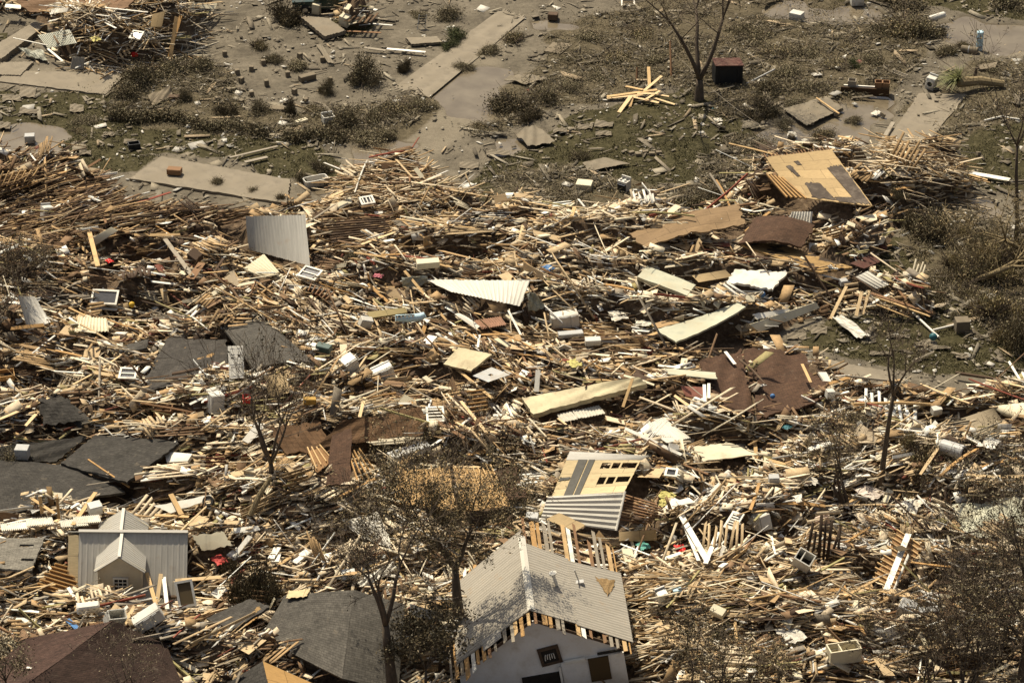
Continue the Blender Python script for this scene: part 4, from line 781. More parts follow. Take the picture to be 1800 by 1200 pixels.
def crate(px, py, dz, yaw, tx, ty, d, mat, label, lm=None, name='cabinet', cat='cabinet', w=.05, mid=False, closed=False, bev=.02, inner=None):
    r = empty(name, W(px, py, dz - .18 if dz > .45 else dz), rot(yaw, tx, ty)); m = MB()
    if closed:
        m.box((0, 0, d[2] / 2), d, bev=bev); m.build('body', mat, r)
        m = MB(); m.box((0, -d[1] / 2 - .008, d[2] * .5), (d[0] * .86, .02, d[2] * .8)); m.build('front_panel', mat, r)
    else:
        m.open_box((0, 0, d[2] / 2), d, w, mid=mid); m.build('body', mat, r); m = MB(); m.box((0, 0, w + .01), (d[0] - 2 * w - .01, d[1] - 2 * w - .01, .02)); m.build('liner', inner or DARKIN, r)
    return tag(r, label, cat, None, lm)
fridge(617, 652, .5, 35, 12, -18, 'white refrigerator tipped left beside a twin white refrigerator', 'pair of white refrigerators', (.9, .8, 1.2))
fridge(656, 662, .35, 35, 14, 74, 'white refrigerator lying on its side right of its twin', None, (.9, .8, 1.3))
fridge(378, 724, .35, 28, -4, 8, 'white refrigerator standing upright left of the red crate', 'upright white refrigerator', (.85, .75, 1.25))
fridge(832, 362, .1, -60, 8, -14, 'white refrigerator standing at the end of the central pile', 'refrigerator at pile end', (.8, .75, 1.6))
crate(1027, 334, .0, -12, 0, 0, (1.1, .9, .62), CREAMP, 'pale closed chest freezer alone on the grass', 'pale chest freezer', 'chest_freezer', 'freezer', closed=True)
stove(1097, 337, .0, -35, 0, 0, 'white stove with black front alone on the grass', 'white stove on grass')
def bathtub(px, py, dz, yaw, tx, ty, label, lm, mat=APPL):
    r = empty('bathtub', W(px, py, dz), rot(yaw, tx, ty)); m = MB(); n = 28; v = []; f = []
    for a, b, z in ((.80, .40, .0), (.88, .44, .5), (.82, .37, .5), (.74, .30, .12), (.6, .22, .1)):
        for k in range(n):
            t = 2 * math.pi * k / n; c, s = math.cos(t), math.sin(t); p = .35; v.append((a * math.copysign(abs(c) ** p, c), b * math.copysign(abs(s) ** p, s), z))
    for i in range(4):
        for k in range(n): f.append((i * n + k, i * n + (k + 1) % n, (i + 1) * n + (k + 1) % n, (i + 1) * n + k))
    f.append(tuple(range(n - 1, -1, -1))); m.add(v, f); m.build('tub', mat, r); m = MB(); m.add([(x * .98, y * .98, .15) for x, y, z in v[-n:]], [tuple(range(n))]); m.build('silt', MUDSH, r)
    return tag(r, label, 'bathtub', None, lm)
bathtub(555, 324, .0, 24, 0, 0, 'white bathtub full of silt on the mud beside the pile', 'white bathtub')
washer(82, 386, .5, 30, -6, 10, 'white washing machine on dark boards at upper left', 'white washing machine')
fridge(968, 566, .7, 15, 4, 86, 'long white refrigerator lying on its side below the corrugated sheet', 'long lying refrigerator', (.95, .85, 1.8))
crate(1410, 990, .7, -25, 25, 20, (1.0, .8, .9), APPL, 'white open cabinet tipped among boards left of slatted deck', 'white open cabinet', w=.06, mid=True)
fridge(1325, 912, .6, -50, 10, 70, 'white refrigerator lying half open before dark hollow at right', 'half open refrigerator', (.9, .8, 1.3))
washer(1165, 1056, .6, 20, 10, -12, 'small white washing machine right of the tilted house', 'small white washing machine', (.6, .6, .75))
crate(1482, 1158, .35, 14, 0, 0, (1.75, .85, .85), CREAMP, 'white two part open freezer chest near the bottom edge', 'white two part freezer', 'chest_freezer', 'freezer', w=.07, mid=True, inner=APPG)
def foam_block():
    r = empty('foam_block', W(155, 1073, .9), rot(12, 20, 0)); m = MB(); m.box((0, 0, .3), (1.25, .45, .6), bev=.08); m.build('body', WHITEP, r)
    for i in range(7): m = MB(); m.lathe([(.07, 0), (.07, .02)], 8, Matrix.Translation((-.48 + .16 * i, -.215, .2 + .2 * (i % 2))) @ Matrix.Rotation(R(90), 4, 'X')); m.build('hole', APPG, r)
    tag(r, 'white foam block with holes in front of the cottage', 'foam block', None, 'white foam block')
foam_block()
crate(198, 1094, .9, 25, 30, 10, (1.0, .6, 1.0), APPL, 'white open box between foam block and hip roof', None, 'appliance_shell', 'appliance', w=.05)
fridge(238, 1100, .9, 30, 10, 62, 'white refrigerator lying at the ridge of hip roof', None, (.8, .75, 1.6))
crate(53, 250, .0, 5, 0, 0, (.72, .6, .6), APPG, 'grey air conditioner box standing in the puddle', 'grey box in the puddle', 'air_conditioner', 'air conditioner', closed=True)
washer(577, 220, .0, 20, 0, 0, 'white washing machine with open top beside fallen hedge', 'open topped washing machine', (.85, .75, .8), open_lid=True)
crate(530, 218, .05, 35, 0, 0, (.95, .4, .34), CREAMP, 'small white box on mud left of the open washing machine', None, 'storage_box', 'box', closed=True)
crate(40, 803, .9, -5, 0, 0, (.8, .7, .7), APPG, 'grey air conditioner box on the cracked charcoal roof', None, 'air_conditioner', 'air conditioner', closed=True)
crate(167, 900, 1.0, 25, 8, 0, (.75, .6, .6), APPL, 'white air conditioner box just behind the cottage ridge', None, 'air_conditioner', 'air conditioner', closed=True)
def tank(px, py, dz, yaw, ty, rad, h, mat, label, lm, name='water_heater', cat='water heater', hollow=False):
    r = empty(name, W(px, py, dz), rot(yaw, 0, ty)); m = MB(); m.lathe([(rad * .92, 0), (rad, .04), (rad, h - .05), (rad * .85, h)], 20); m.build('tank', mat, r, smooth=False)
    if hollow: m = MB(); m.lathe([(rad * .86, h - .02), (rad * .86, h + .006)], 18); m.build('opening', DARKIN, r); m = MB(); m.lathe([(rad, h * .5), (rad + .02, h * .5 + .02), (rad + .02, h * .5 + .06), (rad, h * .5 + .08)], 20, cap=False); m.build('hoop', APPG, r)  # barrel end is closed; a dark disc paints the shade of an open mouth
    else:
        for q in (-1, 1): m = MB(); m.tube([(q * rad * .5, 0, h - .05), (q * rad * .5, 0, h + .12)], .035, 8); m.build('pipe', APPG, r)
        m = MB(); m.box((0, -rad, h * .22), (.18, .04, .18)); m.build('access_plate', APPG, r)
    return tag(r, label, cat, None, lm)
tank(1721, 88, .0, 10, 0, .26, 1.55, LBLUE, 'pale blue water heater standing upright in rubble', 'standing water heater')
tank(1719, 90, .28, 160, 90, .29, 1.3, CONCD, 'brown barrel lying beside the standing water heater', None, 'barrel', 'barrel', True)
tank(1634, 34, .55, 18, 80, .25, 1.3, APPL, 'white water heater lying on the big brush pile', None)
tank(1655, 783, .75, -35, 88, .42, 1.5, APPG, 'grey barrel lying with dark open end at right', 'grey lying barrel', 'barrel', 'barrel', True)
washer(1635, 155, .1, -28, 0, 8, 'white dryer with round door opening left of the palm', 'white dryer', front=True, name='dryer', cat='dryer')
crate(1400, 36, .0, -30, 0, 0, (1.0, .75, .7), APPL, 'white box standing in flood water at upper right', 'white box in flood water', 'chest_freezer', 'freezer', closed=True)
crate(1506, 8, .0, 8, 0, 0, (1.0, .7, .9), APPL, 'white box at the top edge beside dark hedge', None, 'chest_freezer', 'freezer', closed=True)
crate(1690, 582, .0, 6, 0, 0, (.9, .8, .9), CONCD, 'brown square block standing on grass at right', 'brown square block', 'concrete_block', 'block', closed=True)
crate(1613, 494, .0, -4, 0, 0, (.85, .7, .5), CONCD, 'low brown block beside the puddle at right', None, 'concrete_block', 'block', closed=True)
crate(972, 34, .0, -10, 0, 0, (.75, .6, .5), DKBROWN, 'dark box alone on the mud near the walkway top', None, 'wooden_box', 'box', closed=True)
crate(606, 44, .25, -30, 6, 8, (.75, .65, .85), CREAMP, 'cream cabinet on the rubble right of broken slab', 'cream cabinet', closed=True)
crate(636, 36, .05, 8, 0, 0, (.6, .5, .45), CREAMP, 'small cream box behind the cream cabinet', None, 'storage_box', 'box', closed=True)
crate(556, 24, .1, -16, 0, 5, (.62, .55, .85), CREAMP, 'cream box standing in front of the truck door', None, 'storage_box', 'box', closed=True)
crate(540, 140, .1, 32, 4, 0, (1.3, .5, .42), CONCD, 'brown trough box lying on the mud among the piers', None, 'planter_box', 'box', closed=True)
crate(487, 194, .1, -8, 0, 0, (1.1, .6, .25), CONCD, 'low step of two blocks behind the fallen hedge', None, 'concrete_step', 'step', closed=True)
crate(307, 177, .1, 4, 0, 0, (.85, .5, .4), DKBROWN, 'dark box lying beside tilted slab near the hedge', None, 'wooden_box', 'box', closed=True)
crate(307, 305, .3, -10, 0, 0, (1.0, .6, .42), BROWN, 'brown wooden box on the broad mud covered slab', None, 'wooden_box', 'box', closed=True)
crate(236, 262, .0, 15, 0, 0, (.85, .6, .5), BLACKP, 'black barbecue grill toppled on the grass at left', 'toppled black grill', 'barbecue_grill', 'grill', w=.06)
crate(768, 772, .65, 4, 0, 0, (1.6, .7, .62), plyw('dresser wood', (.36, .26, .10)), 'tan dresser box below the bare brown deck', 'tan dresser', 'dresser', 'dresser', closed=True)
crate(288, 728, .55, -8, 8, 0, (1.1, .6, .55), BROWN, 'open dark wooden box below the torn roof', None, 'wooden_box', 'box', w=.05)
crate(12, 662, .6, 14, 12, 0, (.95, .7, .35), HONEY, 'open wooden drawer at the far left edge', None, 'drawer', 'drawer', w=.05)
crate(544, 709, .7, 10, 0, 6, (.75, .4, .38), plain('ochre box', (.40, .24, .05)), 'ochre box right of the bare candelabra tree', None, 'storage_box', 'box', closed=True)
crate(433, 705, .75, 8, 8, 4, (.46, .42, .4), REDP, 'bright red crate beside the bare tree', 'bright red crate', 'crate', 'crate', w=.03, inner=REDP)
crate(236, 98, .9, 20, 12, 6, (.5, .34, .28), REDP, 'small red can on the far left pile', None, 'fuel_can', 'can', closed=True, bev=.08)
crate(570, 616, .5, -25, 6, 0, (.95, .5, .42), GREENM, 'dark green cart beside the small green shrub', 'dark green cart', 'garden_cart', 'cart', closed=True)
crate(1262, 1078, .6, -30, 20, 10, (.8, .5, .4), CREAMP, 'cream box lying in the wreckage right of chipboard', None, 'storage_box', 'box', closed=True)
crate(1592, 1076, .6, -22, 18, 14, (.9, .75, .8), APPG, 'grey dented cabinet below the slatted deck', 'grey dented cabinet', closed=True)
crate(1632, 1082, .7, 6, 4, 0, (1.1, .5, .5), APPG, 'grey box right of the grey dented cabinet', None, 'storage_box', 'box', closed=True)
crate(1430, 918, .8, 25, 15, 70, (.6, .5, 1.0), plain('pinkish upholstery', (.55, .43, .34)), 'pale pink armchair cushion right of half open refrigerator', None, 'cushion', 'cushion', closed=True, bev=.2)
crate(1360, 849, .7, 4, 0, 0, (.6, .5, .5), APPG, 'grey white box among white scraps right of centre', None, 'storage_box', 'box', closed=True)
crate(1458, 698, .5, 15, 0, 6, (.5, .45, .5), APPL, 'white box on the corner of red brown flat roof', None, 'storage_box', 'box', closed=True)
crate(1645, 726, .5, 20, 10, 0, (.6, .45, .45), APPL, 'white box behind the grey brown wall panel', None, 'storage_box', 'box', closed=True)
crate(1482, 500, .6, 20, 8, 0, (.5, .4, .4), APPG, 'grey box beside the pale ribbed metal sheet', None, 'storage_box', 'box', closed=True)
crate(1042, 604, .75, 6, 6, 0, (1.0, .5, .4), APPL, 'white drawer front box right of the dark timbers', None, 'storage_box', 'box', closed=True)
crate(1003, 590, .7, 10, 0, 0, (1.6, .5, .26), APPG, 'long grey metal case above white drawer box', None, 'metal_case', 'case', closed=True)
crate(752, 468, .8, 10, 5, 0, (1.5, .6, .45), CREAMP, 'cream cupboard lying behind the corrugated sheet', None, closed=True)
crate(343, 455, .8, -35, 20, 20, (.8, .7, .6), plyw('pinkish ply', (.42, .27, .17)), 'tan cabinet lying left of the tall metal sheet', None, closed=True)
crate(640, 572, .7, 20, 12, 20, (.8, .5, .6), APPL, 'white cabinet tipped above the pair of refrigerators', None, closed=True)
crate(1190, 1042, .6, 10, 0, 0, (.5, .4, .3), LBLUE, 'pale blue box in wreckage right of tilted house', None, 'storage_box', 'box', closed=True)
crate(936, 916, .95, -10, 8, 0, (.7, .55, .5), APPG, 'grey dented bin at the lower left of stripped roof', None, 'metal_bin', 'bin', closed=True)
def ball(px, py, dz, r, mat, label, name='ball', cat='ball'):
    m = MB(); n = 10; m.lathe([(r * max(.05, math.sin(math.pi * i / n)), r - r * math.cos(math.pi * i / n)) for i in range(n + 1)], 16); return tag(m.build(name, mat, loc=W(px, py, dz), smooth=True), label, cat)
ball(232, 540, .7, .2, YELLP, 'yellow ball on the boards left of torn roof')
ball(1340, 522, .6, .2, BLUEP, 'blue ball below the bright white wall panel'); ball(1358, 700, .5, .16, BLUEP, 'small blue ball on red brown roof')
ball(1052, 684, .9, .18, BLUEP, 'blue ball on the big dirty yellow panel'); ball(1640, 598, .3, .26, TEALP, 'teal ball under the fallen yellow tree')
INSUL = plain('insulation', (.50, .45, .16), .9, .4, 5)
CLOTHW = plain('dirty white cloth', (.62, .585, .49), .8, .25, 3, dirt=(.36, .30, .21))
for i, (x, y, s, m, lb) in enumerate([(1383, 752, .5, TEALP, 'teal cloth bundle on boards right of centre'), (1262, 212, .6, WHITEP, 'white crumpled cloth on the grass near the rusty bin'), (1296, 190, .45, WHITEP, 'small white cloth right of crumpled cloth on grass'), (1392, 238, .8, WHITEP, 'white sheet crumpled at the puddle edge'),
        (1414, 248, .4, WHITEP, 'small white rag beside the crumpled sheet in water'), (1540, 200, .7, WHITEP, 'torn white sheet piled beside driveway slab'), (1135, 152, .5, WHITEP, 'white sack behind the star of pine planks'), (965, 472, .7, BLUEP, 'blue cloth draped on boards above corrugated sheet'), (1130, 960, .8, plain('aqua cloth', (.12, .36, .30)), 'aqua sheet right of tilted house roof strips'),
        (665, 486, .6, plain('pink cloth', (.45, .14, .17)), 'pink cloth on boards left of the olive metal piece'), (386, 985, .9, plain('red cloth', (.42, .05, .04)), 'red awning strip right of the cottage'), (1195, 965, .7, REDP, 'bright red cloth strip right of aqua sheet'), (192, 460, .5, REDP, 'red rag in the dark hollow at upper left'),
        (930, 160, .3, plain('coral cloth', (.5, .13, .1)), 'coral rag beside small raised slab'), (1255, 192, .3, TEALP, 'teal rag under the bare twin tree'), (1510, 110, .5, plain('dusty red cloth', (.30, .12, .1)), 'dusty red cloth strewn on rubble left of dryer'), (1645, 805, .8, plain('dusty red cloth', (.30, .12, .1)), 'dusty red cloth below the grey barrel'),
        (1740, 780, 1.2, APPL, 'pale grey plastic sheet below the tipped wall panel'), (1420, 845, 1.2, WHITEP, 'white plastic sheet left of twin bare tree'), (1330, 850, 1.6, WHITEP, 'broad white plastic heap right of stripped roof'), (1530, 866, 1.5, plain('pinkish sheet', (.58, .5, .42)), 'pinkish flat cushion at the foot of tall bare tree'),
        (1600, 890, 1.4, WHITEP, 'white film spread right of the twin tree roots'), (1390, 1115, 1.6, plain('speckled sheet', (.55, .52, .44), .7, .3, 3), 'pale speckled sheet behind the two part freezer'), (1240, 1100, .6, WHITEP, 'white cloth on the wreck right of tilted house'), (990, 880, .0, None, ''), (735, 965, .9, WHITEP, 'white cloth left of the leafy tree crown'), (630, 1010, .6, WHITEP, 'white cloth beside shiny crumpled metal'),
        (1085, 555, 1.3, WHITEP, 'white torn fabric heap right of long lying refrigerator'), (1130, 570, .9, WHITEP, 'white rag right of fabric heap'), (1040, 520, .8, WHITEP, 'white crumpled cloth left of green mattress'), (560, 690, .6, WHITEP, 'white cloth above the ochre box'), (1172, 872, .9, INSUL, 'yellow green insulation clump right of the dark joists'), (1165, 885, .7, INSUL, 'smaller insulation clump below the yellow green one'), (168, 70, .8, INSUL, 'yellow insulation clump on the far left pile'), (1010, 640, .9, INSUL, 'yellow insulation clump behind the big yellow panel'), (388, 378, 1.2, plain('maroon cloth', (.10, .03, .022)), 'maroon curtain in the hollow left of tall metal sheet'), (275, 460, .7, APPL, 'silver crumpled foil above the torn roof at left')]):
    if m is None: continue
    s *= .8; m = CLOTHW if m is WHITEP else m; rr = np.random.RandomState(i + 40); n = 9; v = []; f = []
    for a in range(n):
        for b_ in range(n):
            e = 1 + .35 * (rr.rand() - .5); v.append(((a / (n - 1) - .5) * s * 1.3 * e, (b_ / (n - 1) - .5) * s * e, s * (.05 + .16 * rr.rand()) * math.sin(math.pi * (a + .3) / n) * math.sin(math.pi * (b_ + .3) / n) + .04 + .06 * rr.rand()))
    for a in range(n - 1):
        for b_ in range(n - 1): q = a * n + b_; f.append((q, q + n, q + n + 1, q + 1))
    o = MB().add(v, f).build('crumpled_cloth', m, loc=W(x, y, .35 if H(*P(x, y)[:2]) > .3 else .06), rot=(0, 0, rr.rand() * 6)); md = o.modifiers.new('thickness', 'SOLIDIFY'); md.thickness = .015; tag(o, lb, 'cloth', None, ' '.join(lb.split()[:3]) if i < 8 else None)
# light blue slide with black rail
r = empty('playground_slide', W(720, 562, .75), rot(8)); m = MB(); m.tube([(-.9, 0, .2), (0, 0, .12), (.7, 0, .16), (1.0, 0, .3)], [.22, .26, .26, .2], 12); m.build('chute', LBLUE, r)
m = MB(); m.box((-.3, -.15, .42), (1.2, .06, .08)); m.build('rail', BLACKP, r)
for i in range(5): m = MB(); m.box((-.8 + i * .25, -.18, .36), (.09, .05, .16)); m.build('post', WHITEP, r)
tag(r, 'light blue plastic slide with black and white rail', 'slide', None, 'light blue slide')
# doors and window frames
def door(px, py, dz, yaw, tx, ty, label, lm, mat=WHITEW, rot_to=None):
    r = empty('door', W(px, py, dz), rot(yaw, tx, ty)); m = MB(); m.box((0, 0, 0), (.92, 2.03, .045)); m.build('slab', mat, r)
    for i in (-1, 1):
        for y, h in ((.68, .42), (.1, .5), (-.58, .6)):
            m = MB(); m.frame(.3, h, .035, .02, Matrix.Translation((i * .2, y, .028))); m.build('panel_moulding', mat, r)
    m = MB(); m.lathe([(.03, 0), (.035, .06), (.01, .08)], 10, Matrix.Translation((.38, -.08, .03))); m.build('knob', CHROME, r); return tag(r, label, 'door', None, lm)
door(415, 636, 1.75, 6, 46, 0, 'white six panel door leaning against the grey curved roof', 'white six panel door')
def winframe(px, py, dz, yaw, tx, ty, w, h, label, lm=None, mat=WHITEW, bars=(0, 1), pane=True):
    r = empty('loose_window', W(px, py, dz), rot(yaw, tx, ty)); m = MB(); m.frame(w, h, .13, .09, None, bars); m.build('frame', mat, r)
    m = MB(); m.box((0, 0, -.05), (w - .06, h - .06, .015)); m.build('pane', GLASS if pane else PLY, r); return tag(r, label, 'window frame', None, lm)
winframe(184, 522, .95, -6, 26, 0, 1.75, 1.15, 'white window frame with dark opening at upper left', 'white window frame', bars=(0, 0))
winframe(225, 656, .8, -4, 12, 0, 1.1, 1.0, 'white two pane window left of the torn roof', 'two pane window', bars=(0, 1))
winframe(326, 1043, 1.2, 18, 48, 0, 1.0, 1.5, 'grey window frame leaning right of the cottage', 'leaning window frame', APPG, (0, 0), False)
winframe(300, 1108, 1.1, 24, 6, 0, 1.5, 1.0, 'wooden window frame lying right of hip roof ridge', None, GREYW)
winframe(1180, 830, .85, -12, 8, 0, .75, .75, 'small white window frame right of stripped roof', None, bars=(0, 0))
winframe(1290, 915, .95, -30, 18, 0, .75, 1.3, 'white slatted shutter left of half open refrigerator', None, bars=(0, 6))
winframe(645, 352, .9, 20, 16, 0, 1.0, .8, 'white slatted frame on the central pile', None, bars=(3, 0))
winframe(545, 480, .85, -30, 14, 0, 1.4, 1.1, 'white open frame right of cream ribbed siding', None, WHITEW, (0, 1))
winframe(1655, 958, .8, 0, 10, 0, .9, .9, 'white frame half hidden at far right trees', None)
winframe(1104, 5, .1, 0, 10, 0, 1.1, 1.0, 'white frame lying in brush at the top edge', None, bars=(0, 0), pane=False)
winframe(240, 62, 1.0, -20, 20, 0, .95, .9, 'white window sash on the far left pile', None, bars=(0, 0))
winframe(765, 728, .75, 4, 14, 0, 1.1, 1.3, 'white slatted shutter on the bare brown deck', 'white slatted shutter', bars=(0, 4), pane=False)
# tyre
def tyre(px, py, dz, tx, yaw, label, lm=None):
    M = Matrix.Rotation(R(yaw), 4, 'Z') @ Matrix.Rotation(R(tx), 4, 'X'); m = MB(); m.lathe([(.18, -.1), (.3, -.12), (.34, -.06), (.34, .06), (.3, .12), (.18, .1), (.18, -.1)], 24, M, cap=False); return tag(m.build('tyre', TYRE, loc=W(px, py, dz)), label, 'tyre', None, lm)
tyre(366, 881, 1.0, 40, 0, 'black tyre right of the long pointed white sheet', 'black tyre'); tyre(864, 792, .9, 70, 10, 'black tyre left of the stripped plywood roof')
# foundation piers
for i, (x, y) in enumerate([(527, 104), (463, 115), (442, 126), (418, 133), (425, 147), (469, 152), (567, 109), (580, 146), (403, 164), (383, 180), (537, 182), (425, 184), (518, 167), (506, 136), (443, 170), (395, 100)]):
    h = random.uniform(.42, .6); m = MB(); m.box((0, 0, h / 2), (.34, .34, h), bev=.02, taper=.8); o = m.build('foundation_pier', CONCD, loc=W(x, y, 0.0), rot=(R(random.uniform(-4, 4)), R(random.uniform(-4, 4)), random.random()))
    tag(o, 'short concrete pier standing in bare mud', 'pier', 'concrete piers in the mud', 'concrete piers' if i == 5 else None)
# rusty bin with red lid
r = empty('steel_bin', W(1278, 146, 0), rot(8)); m = MB(); m.box((0, 0, .85), (2.1, 1.3, 1.7), bev=.03); m.build('body', plain('black steel', (.016, .017, .017), .6, .4), r)
m = MB(); m.box((-.1, -.05, 1.74), (2.15, 1.4, .07), Matrix.Rotation(R(3), 4, 'Y')); l = m.build('lid', RUST, r)
for q in (-.7, .7): m = MB(); m.box((q, -.67, .8), (.08, .05, 1.5)); m.build('rib', BLACKP, r)
tag(r, 'black steel bin with rusty red lid beside the twin tree', 'bin', None, 'black bin with rusty lid')
# star of pine planks
for i, (x0, y0, x1, y1, w, z0, z1) in enumerate([(1067, 170, 1155, 158, .30, .35, .55), (1067, 173, 1130, 167, .22, .3, .4), (1088, 198, 1110, 168, .30, .1, .5), (1140, 118, 1142, 160, .24, 1.0, .3), (1163, 134, 1132, 160, .24, .9, .4), (1110, 170, 1158, 181, .26, .45, .3), (1107, 188, 1111, 172, .24, .1, .4), (1128, 162, 1176, 170, .2, .5, .3), (1148, 172, 1186, 184, .22, .4, .15), (1100, 152, 1130, 158, .24, .5, .6), (1135, 175, 1160, 160, .2, .55, .6), (1120, 165, 1155, 165, .2, .65, .6)]):
    a = Vector(P(x0, y0, z0)); b_ = Vector(P(x1, y1, z1)); d = b_ - a; m = MB(); m.box((0, 0, 0), (d.length, w, .05))
    o = m.build('pine_plank', PINE_PALE if i % 3 else PINE, loc=(a + b_) / 2, rot=d.to_track_quat('X', 'Z').to_euler())
    tag(o, ['longest', 'thin lower left', 'front left', 'upright', 'upper right slanting', 'lower right', 'short front', 'upper right flat', 'far right lowest', 'short rear', 'topmost crossing', 'upper middle flat'][i] + ' plank in the star of pine planks on grass', 'plank', 'star of pine planks', 'star of pine planks' if i == 0 else None)
# wooden counter frame by the palm
r = empty('wooden_counter', W(1520, 168, 0), rot(-8)); m = MB(); m.box((0, 0, .3), (3.6, .1, .6)); m.build('front', PLYDK, r); m = MB(); m.box((-.2, .5, .45), (2.8, .12, .2)); m.build('rail', WHITEW, r)
for q in (-1.0, 1.0, 1.5): m = MB(); m.open_box((q, .45, .72), (.6, .6, .6), .05); m.build('drawer_box', GREYW if q < 0 else BROWN, r)
tag(r, 'broken wooden counter with open drawer boxes beside the palm', 'counter', None, 'broken wooden counter')
for i, (x0, y0, x1, y1, lb) in enumerate([(1180, 135, 1178, 72, 'leaning brown post behind the star of planks'), (1312, 148, 1362, 122, 'grey pole leaning on the black bin'), (1119, 145, 1120, 118, 'dark stake behind the star of planks')]):
    a = Vector(P(x0, y0, .1)); b_ = Vector(P(x1, y1, 1.2 if i == 1 else 2.2 if i == 0 else 1.1)); m = MB(); m.tube([(0, 0, 0), b_ - a], [.09, .07], 8); tag(m.build('wooden_post', BROWN if i != 1 else APPG, loc=a), lb, 'post')
a = Vector(P(1192, 100, 2.5)); b_ = Vector(P(1372, 242, .1)); m = MB(); m.tube([(b_ - a) * t - Vector((0, 0, .5 * math.sin(math.pi * t))) for t in np.linspace(0, 1, 10)], .022, 5); tag(m.build('fallen_cable', GREYW, loc=a), 'fallen cable slanting from the twin tree to the puddle', 'cable')
# ladder, chair, pipes
def ladder(px, py, yaw, l, label):
    r = empty('ladder', W(px, py, .3), rot(yaw, 0, -8)); 
    for q in (-1, 1): m = MB(); m.box((0, q * .2, .03), (l, .05, .08)); m.build('rail', GREYW, r)
    for i in range(int(l / .3)): m = MB(); m.box((-l / 2 + .2 + i * .3, 0, .03), (.04, .38, .03)); m.build('rung', GREYW, r)
    tag(r, label, 'ladder')
ladder(1078, 384, 42, 2.4, 'small grey ladder at the heap edge near pale freezer'); ladder(1580, 130, -60, 1.8, 'pale ladder lying in rubble left of dryer')
r = empty('folding_chair', W(738, 50, .05), rot(20, 20, 10))
for q in (-1, 1): m = MB(); m.tube([(q * .3, -.3, 0), (q * .3, .25, 1.2)], .03, 6); m.build('leg', APPG, r); m = MB(); m.tube([(q * .26, .4, 0), (q * .26, -.2, .8)], .03, 6); m.build('leg', BLACKP, r)
for i in range(4): m = MB(); m.box((0, -.05 + .1 * i, .5 + .18 * i), (.6, .03, .08)); m.build('slat', BLACKP, r)
tag(r, 'twisted dark folding chair on the mud behind shrubs', 'chair', None, 'twisted folding chair')
for i, (x0, y0, x1, y1, lb) in enumerate([(1730, 212, 1764, 204, 'white pipe on rubble at far right'), (1766, 206, 1792, 210, 'bent white pipe at right edge'), (1605, 550, 1650, 592, 'long white pipe lying on the grass at right'), (1640, 580, 1706, 564, 'white pipe crossing behind the brown square block'), (1506, 432, 1532, 480, 'white pipe slanting across the rusty metal sheet'), (1632, 700, 1672, 690, 'white pipe near the bare driveway')]):
    a = W(x0, y0, .3); b_ = W(x1, y1, .25 if i != 4 else .1); m = MB(); m.tube([(0, 0, 0), b_ - a], .07, 8); tag(m.build('white_pipe', WHITEW, loc=a), lb, 'pipe')
